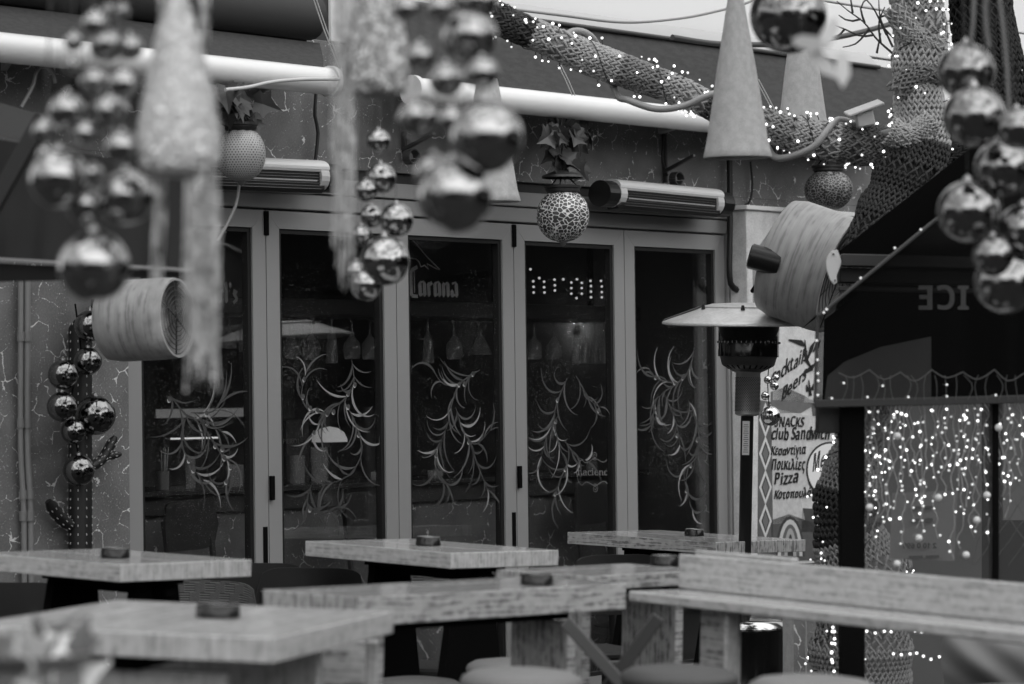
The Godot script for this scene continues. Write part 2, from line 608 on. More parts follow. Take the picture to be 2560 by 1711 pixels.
		put(ps, "canopy", mat(q[2], 0.85, 0.0, 0.2), pr)
		ps = ST()
		tube(ps, [Vector3.ZERO, top], 0.025, 10)
		put(ps, "pole", mat(0.2, 0.5), pr)
		ps = ST()
		box(ps, Vector3(0, 0.05, 0), Vector3(0.6, 0.1, 0.6), 0.02)
		put(ps, "base", mat(0.15, 0.8), pr)

# ---------------------------------------------------------------- folding doors
const EDGE := [-2.707, -1.8, -0.875, 0.045, 0.99, 1.925]
const LEAF_TOP := 2.625

func rect_frame(st: SurfaceTool, u0: float, u1: float, v0: float, v1: float, w: float, z0: float, z1: float) -> void:   # mitred frame
	var o := [Vector2(u0, v0), Vector2(u1, v0), Vector2(u1, v1), Vector2(u0, v1)]
	var i := [Vector2(u0 + w, v0 + w), Vector2(u1 - w, v0 + w), Vector2(u1 - w, v1 - w), Vector2(u0 + w, v1 - w)]
	var g := 0.0006
	for k in 4:
		var j := (k + 1) % 4
		var d: Vector2 = (o[j] - o[k]).normalized() * g
		extrude(st, PackedVector2Array([o[k] + d, o[j] - d, i[j] - d, i[k] + d]), Transform3D(Basis(), Vector3(0, 0, z0)), z1 - z0)

func doors() -> void:
	var root := thing("folding_doors", "five-leaf grey framed folding glass doors with painted garlands", "door", FT * at(Vector3(-0.4, 0, -0.1)))
	var hs := ST()
	box2(hs, Vector3(-2.707, 2.722, -0.16), Vector3(1.985, 2.80, -0.005), 0.004)
	putf(hs, "head_frame", frame_mat, root)
	hs = ST()
	box2(hs, Vector3(-2.707, 2.637, -0.16), Vector3(1.985, 2.716, -0.02), 0.004)
	putf(hs, "head_frame", frame_mat, root)
	hs = ST()
	box2(hs, Vector3(1.93, -0.1, -0.16), Vector3(1.985, 2.636, 0.0), 0.004)
	putf(hs, "jamb", frame_mat, root)
	hs = ST()
	box2(hs, Vector3(-2.707, -0.12, -0.16), Vector3(1.985, 0.0, 0.01), 0.004)
	putf(hs, "threshold", mat(0.1, 0.5), root)
	var glass := pane_mat(0.01, 0.03)
	var gask := mat(0.006, 0.6)
	for k in 5:
		var u0: float = EDGE[k] + 0.003
		var u1: float = EDGE[k + 1] - 0.003
		var st := ST()
		rect_frame(st, u0, u1, 0.03, LEAF_TOP, 0.088, -0.075, -0.02)
		var leaf := putf(st, "leaf", frame_mat, root)
		var gs := ST()
		rect_frame(gs, u0 + 0.089, u1 - 0.089, 0.119, LEAF_TOP - 0.089, 0.022, -0.073, -0.032)
		putf(gs, "gasket", gask, leaf)
		var ps := ST()
		for z in [[-0.054, -0.050], [-0.068, -0.064]]:          # double glazing
			ps = ST()
			box2(ps, Vector3(u0 + 0.09, 0.12, z[0]), Vector3(u1 - 0.09, LEAF_TOP - 0.09, z[1]), 0.0)
			putf(ps, "pane", glass, leaf)
		garland(leaf, k, u0 + 0.11, u1 - 0.11)
		if k == 0 or k == 2:
			var e: float = EDGE[k + 1]
			var xs := ST()
			box2(xs, Vector3(e - 0.014, 2.50, -0.02), Vector3(e + 0.014, LEAF_TOP - 0.004, -0.008), 0.002)
			box2(xs, Vector3(e + 0.002, 1.19, -0.02), Vector3(e + 0.028, 1.31, 0.0), 0.003)
			putf(xs, "hinge", black, leaf)
			xs = ST()
			box2(xs, Vector3(e - 0.042, 0.85, -0.02), Vector3(e - 0.012, 1.06, -0.016), 0.001)
			putf(xs, "handle", black, leaf)

func curl(from: Vector2, dir: float, len_: float, bend: float, n := 9) -> Array:
	var pts := [from]
	var p := from
	for i in n:
		p += Vector2.from_angle(dir) * len_ / n
		dir += bend / n
		pts.append(p)
	return pts

func taper(n: int, w: float, fat := 0.35) -> Array:
	var o := []
	for i in n:
		var t := float(i) / (n - 1)
		o.append(w * (minf(t / fat, 1.0) * 0.75 + 0.25 if t < fat else pow(1.0 - (t - fat) / (1.0 - fat), 0.8)) + 0.0004)
	return o

const GARLAND := [   # stems in photograph pixels
	[[[425, 985], [470, 1040], [520, 1055], [570, 1090]], [[470, 1035], [455, 1090], [470, 1150], [510, 1200]], [[500, 1050], [545, 1120], [580, 1170], [560, 1215]], [[478, 1032], [530, 1030], [560, 1000]]],
	[[[880, 900], [885, 960], [860, 1000], [820, 1030], [780, 1090]], [[860, 1000], [890, 1060], [905, 1130], [870, 1190], [800, 1215]], [[820, 1030], [780, 1030], [755, 990], [768, 920]], [[780, 1210], [770, 1260], [810, 1280], [850, 1265]]],
	[[[1200, 925], [1150, 960], [1130, 1010], [1120, 1060], [1090, 1130]], [[1150, 960], [1110, 960], [1085, 930]], [[1140, 1020], [1160, 1080], [1190, 1110], [1230, 1070]], [[1170, 1090], [1190, 1150], [1225, 1240]], [[1100, 1100], [1090, 1170], [1130, 1220]]],
	[[[1418, 945], [1395, 1000], [1385, 1050], [1400, 1120], [1420, 1170]], [[1440, 940], [1475, 1000], [1500, 1018]], [[1395, 1040], [1370, 1080], [1352, 1150]], [[1410, 1100], [1440, 1140], [1462, 1150]], [[1420, 1160], [1400, 1200], [1385, 1260]]],
	[[[1735, 870], [1720, 930], [1690, 960], [1650, 990], [1640, 1040]], [[1690, 960], [1640, 945], [1615, 910]], [[1660, 985], [1690, 1060], [1700, 1130]], [[1720, 1000], [1745, 1070], [1740, 1140], [1710, 1180], [1720, 1240], [1735, 1290]], [[1640, 1000], [1625, 1070]]],
]

func garland(leaf: Node3D, k: int, ulo: float, uhi: float) -> void:
	var stems := ST()
	var pale := ST()
	var mid := ST()
	var berries := ST()
	var shine := ST()
	var t := Transform3D(Basis(), Vector3(0, 0, -0.046))
	var t2 := Transform3D(Basis(), Vector3(0, 0, -0.0445))
	var lim := func(pts: Array) -> Array:
		var o := []
		for p in pts: o.append(Vector2(clampf(p.x, ulo, uhi), p.y))
		return o
	for stem in GARLAND[k]:
		var v3 := []
		for q in stem:
			var f := fa(q[0], q[1], -0.046)
			v3.append(Vector3(f.x, f.y, 0))
		var sm := curve(v3, 0.02)
		var p2 := []
		for v in sm: p2.append(Vector2(v.x, v.y))
		p2 = lim.call(p2)
		stroke(stems, p2, taper(p2.size(), 0.0055, 0.3), t)
		var side := 1.0
		for i in range(1, p2.size(), 3):
			var d: Vector2 = p2[i] - p2[i - 1]
			if d.length() < 1e-4: continue
			for rep in (2 if rng.randf() < 0.65 else 1):
				side = -side
				var an := d.angle() + side * rng.randf_range(0.1, 0.6)
				var l := curl(p2[i], an, rng.randf_range(0.11, 0.27), side * rng.randf_range(0.8, 2.5) * (1.0 if rng.randf() < 0.75 else -1.0), 16)
				l = lim.call(l)
				stroke([stems, stems, mid, pale][rng.randi_range(0, 3)], l, taper(l.size(), rng.randf_range(0.004, 0.0082), 0.3), t if rng.randf() < 0.6 else t2)
			if rng.randf() < 0.28:
				var c: Vector2 = p2[i] + Vector2(rng.randf_range(-0.02, 0.02), rng.randf_range(-0.02, 0.02))
				var ring := []
				var arc := []
				for j in 13: ring.append(c + Vector2.from_angle(TAU * j / 12.0) * 0.0065)
				for j in 7: arc.append(c + Vector2.from_angle(PI + 0.35 * j) * 0.0125)
				var w := []
				for j in 13: w.append(0.0065)
				stroke(berries, ring, w, t2)
				stroke(shine, arc, taper(7, 0.0045, 0.5), t2)
	putf(stems, "painted_garland", mat(0.055, 0.7), leaf)
	putf(mid, "painted_garland", mat(0.09, 0.7), leaf)
	putf(pale, "painted_garland", mat(0.3, 0.7), leaf)
	putf(berries, "painted_berries", mat(0.07, 0.7), leaf)
	putf(shine, "painted_berries", mat(0.62, 0.7), leaf)
	# sprayed snow: fine dots in loose clouds
	var dot := ST()
	for i in 5: tri(dot, Vector3.ZERO, Vector3(cos(TAU * i / 5.0), sin(TAU * i / 5.0), 0), Vector3(cos(TAU * (i + 1) / 5.0), sin(TAU * (i + 1) / 5.0), 0), Vector3.BACK)
	var ts := []
	for cl in 9:
		var c := Vector2(rng.randf_range(ulo, uhi), rng.randf_range(1.15, 2.15))
		var sz := rng.randf_range(0.07, 0.22)
		for i in 800:
			var p := c + Vector2(rng.randfn(0, sz), rng.randfn(0, sz * 1.3))
			if p.x < ulo or p.x > uhi or p.y < 0.3 or p.y > 2.45: continue
			var r := 0.0005 + 0.0011 * pow(rng.randf(), 3.0)
			ts.append(FT * Transform3D(Basis().scaled(Vector3(r, r, 1)), Vector3(p.x, p.y, -0.0475)))
	copies(dot.commit(), ts, "snow_spray", mat(0.42, 0.8), leaf)

# ---------------------------------------------------------------- inside the bar
func goblet(kind: int) -> SurfaceTool:     # hangs foot up; y = 0 at the foot
	var st := ST()
	var pr: Array
	if kind == 0: pr = [Vector2(0.001, 0), Vector2(0.034, -0.003), Vector2(0.006, -0.012), Vector2(0.0045, -0.07), Vector2(0.012, -0.085), Vector2(0.036, -0.115), Vector2(0.041, -0.15), Vector2(0.034, -0.19)]
	elif kind == 1: pr = [Vector2(0.001, 0), Vector2(0.032, -0.003), Vector2(0.005, -0.012), Vector2(0.0045, -0.06), Vector2(0.010, -0.07), Vector2(0.022, -0.10), Vector2(0.026, -0.17), Vector2(0.028, -0.21)]
	else: pr = [Vector2(0.001, 0), Vector2(0.034, -0.003), Vector2(0.012, -0.014), Vector2(0.016, -0.03), Vector2(0.007, -0.04), Vector2(0.013, -0.055), Vector2(0.009, -0.065), Vector2(0.03, -0.10), Vector2(0.056, -0.16), Vector2(0.058, -0.166)]
	lathe(st, pr, 20, Transform3D(), 10 if kind == 2 else 0, 0.12)
	return st

func gothic(st: SurfaceTool, word: String, x: float, y: float, h: float, z: float) -> void:     # black letter from broad pen strokes; h is the height of small letters
	var w := h * 0.13
	var t := Transform3D(Basis(), Vector3(x, y, z))
	var stem := func(px: float, y0: float, y1: float) -> void:
		extrude(st, PackedVector2Array([Vector2(px - w, y0 + w), Vector2(px, y0), Vector2(px + w * 1.3, y0 + w * 1.3), Vector2(px + w, y1 - w), Vector2(px, y1), Vector2(px - w * 1.3, y1 - w * 1.3)]), t, 0.004)
	var diag := func(a: Vector2, b: Vector2, k: float) -> void:
		var n := (b - a).normalized().orthogonal() * w * k
		extrude(st, PackedVector2Array([a + n, b + n, b - n, a - n]), t, 0.004)
	var px := 0.0
	for ch in word:
		match ch:
			"C":
				stem.call(px + w, 0.0, h * 1.75)
				diag.call(Vector2(px + w * 1.5, h * 1.7), Vector2(px + h * 0.75, h * 1.95), 0.9)
				diag.call(Vector2(px + w * 1.5, 0.05 * h), Vector2(px + h * 0.75, h * 0.02), 0.9)
				diag.call(Vector2(px + h * 0.45, h * 0.25), Vector2(px + h * 0.45, h * 1.65), 0.3)
				px += h * 0.85
			"o", "a":
				stem.call(px + w, 0.0, h if ch == "o" else h * 0.55); stem.call(px + h * 0.55, 0.0, h)
				diag.call(Vector2(px + w, h * 0.92), Vector2(px + h * 0.5, h), 0.5); diag.call(Vector2(px + w, h * 0.08), Vector2(px + h * 0.5, 0.02), 0.5)
				px += h * 0.82
			"n":
				stem.call(px + w, 0.0, h); stem.call(px + h * 0.55, 0.0, h); diag.call(Vector2(px + w * 1.5, h * 0.8), Vector2(px + h * 0.5, h * 0.98), 0.5)
				px += h * 0.82
			"r":
				stem.call(px + w, 0.0, h); diag.call(Vector2(px + w * 1.6, h * 0.8), Vector2(px + h * 0.45, h * 0.95), 0.9)
				px += h * 0.6
			"l":
				stem.call(px + w, 0.0, h * 1.6); px += h * 0.42
			"'":
				stem.call(px + w, h * 1.1, h * 1.6); px += h * 0.3
			_:
				diag.call(Vector2(px + w, h * 0.95), Vector2(px + h * 0.5, h * 0.8), 0.8); diag.call(Vector2(px + w, h * 0.8), Vector2(px + h * 0.5, h * 0.3), 0.9); diag.call(Vector2(px + h * 0.5, h * 0.3), Vector2(px + w, h * 0.04), 0.8)
				px += h * 0.7

func bottle_mesh() -> SurfaceTool:
	var st := ST()
	lathe(st, [Vector2(0.001, 0), Vector2(0.037, 0.002), Vector2(0.038, 0.19), Vector2(0.03, 0.215), Vector2(0.014, 0.24), Vector2(0.0135, 0.30), Vector2(0.001, 0.302)], 16)
	return st

func fseg(x0: float, y0: float, x1: float, y1: float, off: float) -> Array:
	return [fa(x0, y0, off), fa(x1, y1, off)]

func bar_room() -> void:
	# counter with crackled front and plank top
	var bt := fa(500, 1224, -1.1).y
	var root := thing("bar_counter", "long indoor bar with crackled plaster front behind the glass doors", "bar", FT * at(Vector3(-0.3, 0, -1.8)))
	var st := ST()
	box2(st, Vector3(-2.6, -0.02, -1.7), Vector3(2.4, bt - 0.13, -1.15), 0.003)
	var pm := plaster.duplicate() as StandardMaterial3D
	pm.albedo_color = grey(1.0)
	putf(st, "front", pm, root)
	st = ST()
	box2(st, Vector3(-2.65, bt - 0.13, -1.75), Vector3(2.45, bt - 0.03, -1.12), 0.004)
	putf(st, "apron", mat(0.055, 0.5), root)
	st = ST()
	box2(st, Vector3(-2.7, bt - 0.03, -1.8), Vector3(2.5, bt, -1.08), 0.006)
	putf(st, "top", mat(0.05, 0.25), root)
	# rack with hanging glasses
	var rv := fa(1200, 800, -1.3).y
	var rack := thing("glass_rack", "dark hanging wooden rack holding stemmed glasses above the bar", "shelf", FT * at(Vector3(0, rv, -1.3)))
	st = ST()
	box2(st, Vector3(-2.5, rv, -1.55), Vector3(2.4, rv + 0.09, -1.05), 0.005)
	putf(st, "board", mat(0.045, 0.5), rack)
	for k in 6:
		st = ST()
		box2(st, Vector3(-2.3 + k * 0.9, rv + 0.09, -1.32), Vector3(-2.27 + k * 0.9, 2.88, -1.29), 0.002)
		putf(st, "hanger", black, rack)
	var gm := pane_mat(0.16, 0.8, 0.03)
	var kinds := [goblet(0).commit(), goblet(1).commit(), goblet(2).commit()]
	var names := ["round wine glass hanging foot up behind the %s door leaf", "slim flute glass hanging foot up behind the %s door leaf", "fluted cocktail glass hanging foot up from the dark rack"]
	var cnt := 0
	for x in [370, 400, 428, 455, 485, 515, 545, 575, 610, 730, 780, 830, 880, 925, 1070, 1135, 1200, 1255, 1335, 1385, 1440, 1460, 1487, 1510, 1535, 1625, 1660, 1700]:
		var kd: int = 2 if x == 1200 else [0, 0, 1][cnt % 3]
		if x > 1430: kd = 1
		cnt += 1
		var f := fa(x, 810, -1.2 - 0.06 * (cnt % 3))
		var g := put(kinds[kd], "wine_glass", gm)
		g.transform = FT * Transform3D(Basis().scaled(Vector3.ONE * (1.25 if x > 700 else 0.95)), Vector3(f.x, rv - 0.002, f.z))
		g.set_meta("label", names[kd] % ["first", "second", "third", "fourth", "fifth"][[670, 997, 1292, 1570, 9999].find_custom(func(e): return x < e)] if kd < 2 else names[kd])
		g.set_meta("category", "glass")
		g.set_meta("group", "glasses hanging from the rack")
	# back shelf and bottles
	var bs := thing("back_shelf", "pale shelf with bottles on the back wall of the bar", "shelf", FT * at(Vector3(-1.2, 1.5, -3.4)))
	var sv := fa(500, 1042, -3.3).y
	st = ST()
	box2(st, Vector3(-2.6, sv, -3.6), Vector3(-0.9, sv + 0.05, -3.3), 0.004)
	putf(st, "board", mat(0.5, 0.5), bs)
	st = ST()
	box2(st, Vector3(-2.6, 0, -3.62), Vector3(-2.56, sv - 0.002, -3.3), 0.002)
	putf(st, "upright", mat(0.08, 0.5), bs)
	st = ST()
	box2(st, Vector3(-0.94, 0, -3.62), Vector3(-0.9, sv - 0.002, -3.3), 0.002)
	putf(st, "upright", mat(0.08, 0.5), bs)
	var bm := bottle_mesh().commit()
	for k in 10:
		var o := put(bm, "bottle", mat(0.03, 0.08))
		o.transform = FT * at(Vector3(-2.45 + k * 0.155, sv + 0.051, -3.45))
		o.set_meta("label", "dark bottle standing on the pale back shelf")
		o.set_meta("category", "bottle"); o.set_meta("group", "bottles on the back shelf")
	# things on the bar
	for q in [[408, 0.10, 0.036], [478, 0.16, 0.03], [590, 0.12, 0.05], [745, 0.16, 0.045], [800, 0.2, 0.05], [940, 0.05, 0.03], [1090, 0.045, 0.05], [1300, 0.09, 0.04], [1480, 0.06, 0.04], [1680, 0.1, 0.04]]:
		var f := fa(q[0], 1222, -1.3)
		var cup := thing("bar_cup", "pale cup full of straws standing on the bar" if q[0] == 408 else "glass jar on the indoor bar behind the %s door leaf" % ["first", "second", "third", "fourth", "fifth"][[670, 997, 1292, 1570, 9999].find_custom(func(e): return q[0] < e)], "cup" if q[0] == 408 else "jar", FT * at(Vector3(f.x, bt + 0.001, -1.3)), "" if q[0] == 408 else "jars on the bar top")
		st = ST()
		lathe(st, [Vector2(0.001, 0), Vector2(q[2] * 0.92, 0.0), Vector2(q[2], q[1]), Vector2(q[2] - 0.004, q[1]), Vector2(q[2] * 0.86, 0.006), Vector2(0.001, 0.006)], 18)
		put(st, "cup", mat(0.22, 0.5) if q[0] == 408 else gm, cup)
		if q[0] == 408:
			for k in 9:
				st = ST()
				var dx := rng.randf_range(-0.02, 0.02); var dz := rng.randf_range(-0.02, 0.02)
				tube(st, [Vector3(dx, 0.01, dz), Vector3(dx * 2.2, 0.2 + 0.03 * rng.randf(), dz * 2.2)], 0.003, 6)
				put(st, "straw", mat(0.5, 0.5), cup)
	# boxed bottle display with its printed name
	var f2 := fa(728, 1160, -1.4)
	var dbox := thing("drink_box", "grey bottle carton lettered across its top on the bar", "carton", FT * at(Vector3(f2.x, bt + 0.001, -1.4)))
	st = ST()
	box2(st, Vector3(f2.x - 0.09, bt + 0.001, -1.44), Vector3(f2.x + 0.09, bt + 0.36, -1.34), 0.004)
	putf(st, "carton", mat(0.05, 0.5), dbox)
	fit_text(dbox, "APEROL", 697, 1109, 752, 1097, -1.337, mat(0.16, 0.6), false, 600, 0.001)
	# the gothic signs and the outline drawing on the inside
	var sg := thing("lettered_sign", "pale gothic lettering with a drawn ridge line hanging inside the third door leaf", "sign", FT * at(Vector3(fa(1030, 755, -0.5).x, fa(1030, 755, -0.5).y, -0.5)))
	st = ST()
	var g0 := fa(1024, 742, -0.5)
	gothic(st, "Corona", g0.x, g0.y, fa(1100, 700, -0.5).y - fa(1100, 738, -0.5).y, -0.5)
	putf(st, "lettering", mat(0.5, 0.6), sg)
	st = ST()
	var zig := []
	for q in [[1024, 592], [1042, 612], [1070, 645], [1100, 675], [1090, 672], [1068, 660], [1072, 674], [1062, 664], [1053, 668], [1048, 655], [1040, 648], [1024, 646]]:
		var f := fa(q[0], q[1], -0.5)
		zig.append(Vector2(f.x, f.y))
	var zw := []
	for k in zig.size(): zw.append(0.004)
	stroke(st, zig, zw, Transform3D(Basis(), Vector3(0, 0, -0.5)))
	putf(st, "ridge_line", mat(0.5, 0.6), sg)
	var sg2 := thing("lettered_sign", "small pale gothic lettering hanging inside the first door leaf", "sign", FT * at(fa(565, 752, -0.5)))
	st = ST()
	g0 = fa(527, 758, -0.5)
	gothic(st, "arl's", g0.x, g0.y, fa(560, 724, -0.5).y - fa(560, 758, -0.5).y, -0.5)
	putf(st, "lettering", mat(0.3, 0.6), sg2)
	# hacienda plaque
	var hp := fa(1487, 1180, -0.4)
	var hs := thing("scroll_sign", "small italic lettered sign in a scrolled outline inside the fourth door leaf", "sign", FT * at(hp))
	fit_text(hs, "hacienda", 1443, 1188, 1532, 1172, -0.4, mat(0.6, 0.6), true, 400, 0.002)
	st = ST()
	for sg3 in [1.0, -1.0]:
		var pts := []
		for k in 25:
			var a := k / 24.0 * PI
			pts.append(Vector2(hp.x - 0.145 * cos(a) * (1.0 + 0.05 * cos(6.0 * a)), hp.y + sg3 * (0.045 + 0.022 * sin(a * 3.0) * sin(a * 3.0) + 0.012 * sin(a))))
		var ww := []
		for k in 25: ww.append(0.0022)
		stroke(st, pts, ww, Transform3D(Basis(), Vector3(0, 0, -0.4)))
		var sp := []
		for k in 22: sp.append(Vector2(hp.x, hp.y + sg3 * 0.095) + Vector2.from_angle(k * 0.55 + (0.0 if sg3 > 0 else PI)) * (0.004 + 0.0011 * k))
		var sw := []
		for k in 22: sw.append(0.002)
		stroke(st, sp, sw, Transform3D(Basis(), Vector3(0, 0, -0.4)))
	for sg3 in [-1.0, 1.0]:
		stroke(st, [Vector2(hp.x + sg3 * 0.152, hp.y + 0.045), Vector2(hp.x + sg3 * 0.165, hp.y), Vector2(hp.x + sg3 * 0.152, hp.y - 0.045)], [0.0022, 0.0022, 0.0022], Transform3D(Basis(), Vector3(0, 0, -0.4)))
	putf(st, "scroll_outline", mat(0.5, 0.6), hs)
	# rows of small bulbs inside the fourth leaf
	var bl := thing("marquee_lights", "short rows of small lit round bulbs inside the fourth door leaf", "lights", FT * at(fa(1420, 720, -0.9)))
	var bulb := sphere(0.0075, 10)
	var gl := glow(0.8, 0.35)
	for q in [[1333, 704], [1348, 696], [1360, 705], [1334, 718], [1360, 719], [1334, 732], [1361, 732], [1386, 700], [1408, 699], [1387, 714], [1387, 727], [1428, 707], [1442, 699], [1454, 708], [1428, 721], [1428, 735], [1454, 721], [1454, 735], [1441, 746], [1476, 703], [1477, 716], [1477, 730], [1477, 744], [1502, 703], [1504, 717], [1504, 731], [1504, 744], [1326, 674]]:
		put(bulb, "bulb", gl, bl, (FT * at(fa(1420, 720, -0.9))).affine_inverse() * FT * at(fa(q[0], q[1], -0.9)))
	# a lit ceiling lamp over the bar
	var lp := fa(1450, 806, -1.75)
	var lamp := thing("bar_lamp", "round lit lamp hanging low over the indoor bar", "lamp", FT * at(lp))
	st = ST()
	lathe(st, [Vector2(0.001, -0.004), Vector2(0.055, -0.004), Vector2(0.06, 0.01), Vector2(0.05, 0.02), Vector2(0.001, 0.02)], 24)
	put(st, "diffuser", glow(0.8, 1.2), lamp)
	st = ST()
	tube(st, [Vector3(0, 0.02, 0), Vector3(0, 2.86 - lp.y, 0)], 0.004, 6)
	put(st, "cord", black, lamp)
	var om := OmniLight3D.new()
	om.name = "bar_lamp_light"
	om.light_energy = 0.22
	om.light_size = 0.06
	om.omni_range = 12.0
	om.omni_attenuation = 2.0
	om.shadow_enabled = true
	om.position = Vector3(0, -0.05, 0)
	lamp.add_child(om)
	# lit strips on the back shelf and under the rack
	var strip := thing("shelf_light", "pale lit strip along the back shelf behind the first door leaf", "light", FT * at(fa(500, 1032, -3.28)))
	st = ST()
	box2(st, Vector3(fa(392, 1032, -3.28).x, sv - 0.004, -3.285), Vector3(fa(632, 1032, -3.28).x, sv + 0.052, -3.275), 0.001)
	putf(st, "strip", glow(0.4, 0.055), strip)
	st = ST()
	var l0 := fa(430, 1097, -3.0); var l1 := fa(548, 1097, -3.0)
	box2(st, Vector3(l0.x, l0.y - 0.005, -3.01), Vector3(l1.x, l0.y + 0.005, -3.0), 0.001)
	putf(st, "strip", glow(0.5, 0.4), strip)
	var pd := thing("dome_lamp", "pale dome lamp lit on the bar behind the second door leaf", "lamp", FT * at(fa(825, 1105, -1.5)))
	st = ST()
	lathe(st, [Vector2(0.105, 0.0), Vector2(0.102, 0.02), Vector2(0.085, 0.055), Vector2(0.05, 0.08), Vector2(0.001, 0.09)], 28)
	put(st, "shade", glow(0.6, 0.12), pd)
	st = ST()
	tube(st, [Vector3(0, 0.0, 0), Vector3(0, bt - fa(825, 1105, -1.5).y + 0.012, 0)], 0.008, 8)
	lathe(st, [Vector2(0.001, bt - fa(825, 1105, -1.5).y + 0.002), Vector2(0.06, bt - fa(825, 1105, -1.5).y + 0.002), Vector2(0.055, bt - fa(825, 1105, -1.5).y + 0.014), Vector2(0.001, bt - fa(825, 1105, -1.5).y + 0.015)], 24)
	put(st, "stand", black, pd)
	# chairs drawn up to the bar
	for q in [[1000, 1, "chair with a rounded grey back standing indoors behind the third leaf"], [1560, 2, "chair with a rounded grey back standing indoors behind the fourth leaf"], [560, 3, "chair with a rounded grey back standing indoors behind the first leaf"]]:
		var f := fa(q[0], 1240, -0.62)
		chair(FT * Transform3D(Basis(Vector3.UP, PI + 0.2), Vector3(f.x, 0.0, -0.62)), q[2], 0.055, 1.17, "indoor bar chairs")

# text laid on the shop front between two pixels (baseline left, right end) with capitals reaching up to ytop
func fit_text(parent: Node3D, text: String, x0: float, y0: float, x1: float, ytop: float, off: float, m: Material, serif: bool, weight: int, depth: float, y1 := -1.0, italic := true) -> void:
	var tm := lettering(text, 0.2, depth, italic, serif, weight)
	var bb := tm.get_aabb()
	if y1 < 0.0: y1 = y0 - 0.0
	var a := fa(x0, y0, off)
	var b := fa(x1, y1, off)
	var up := fa(x0, ytop, off).y - a.y
	var ux := (b - a) / bb.size.x
	var cap := lettering("H", 0.2, depth, italic, serif, weight).get_aabb()
	var uy := Vector3(0, up / cap.size.y, 0)
	var o := put(tm, "lettering", m, parent)
	var t := Transform3D(Basis(ux, uy, Vector3(0, 0, 1)), a - ux * bb.position.x - uy * cap.position.y)
	o.transform = parent.transform.affine_inverse() * FT * t

# ---------------------------------------------------------------- awnings
func sheet(st: SurfaceTool, a: Vector3, b: Vector3, c: Vector3, d: Vector3, nu: int, nv: int, sag: Vector3, wrinkle: float, thick := 0.0, uvs := Vector2.ONE) -> void:   # a-b top edge, d-c bottom edge
	var pt := func(i: int, j: int) -> Vector3:
		var s := float(i) / nu; var t := float(j) / nv
		var p := a.lerp(b, s).lerp(d.lerp(c, s), t)
		return p + sag * (sin(PI * t) * 1.0 + wrinkle * sin(s * 17.0 + t * 3.0) * t * (1.3 - t) + wrinkle * 0.6 * sin(s * 41.0 + 1.0) * t)
	var out := (b - a).cross(d - a).normalized()
	for i in nu:
		for j in nv:
			quad(st, pt.call(i, j), pt.call(i + 1, j), pt.call(i + 1, j + 1), pt.call(i, j + 1), out, Vector2(i, j) / Vector2(nu, nv) * uvs, Vector2(i + 1, j) / Vector2(nu, nv) * uvs, Vector2(i + 1, j + 1) / Vector2(nu, nv) * uvs, Vector2(i, j + 1) / Vector2(nu, nv) * uvs)

func smoothed(st: SurfaceTool) -> ArrayMesh:     # shared smooth normals
	var m := st.commit()
	var s2 := SurfaceTool.new()
	s2.begin(Mesh.PRIMITIVE_TRIANGLES)
	s2.set_smooth_group(0)
	var ar := m.surface_get_arrays(0)
	for i in ar[Mesh.ARRAY_VERTEX].size():
		s2.set_smooth_group(0)
		s2.set_uv(ar[Mesh.ARRAY_TEX_UV][i])
		s2.add_vertex(ar[Mesh.ARRAY_VERTEX][i])
	s2.generate_normals()
	return s2.commit()

var bar_bottom := 3.3

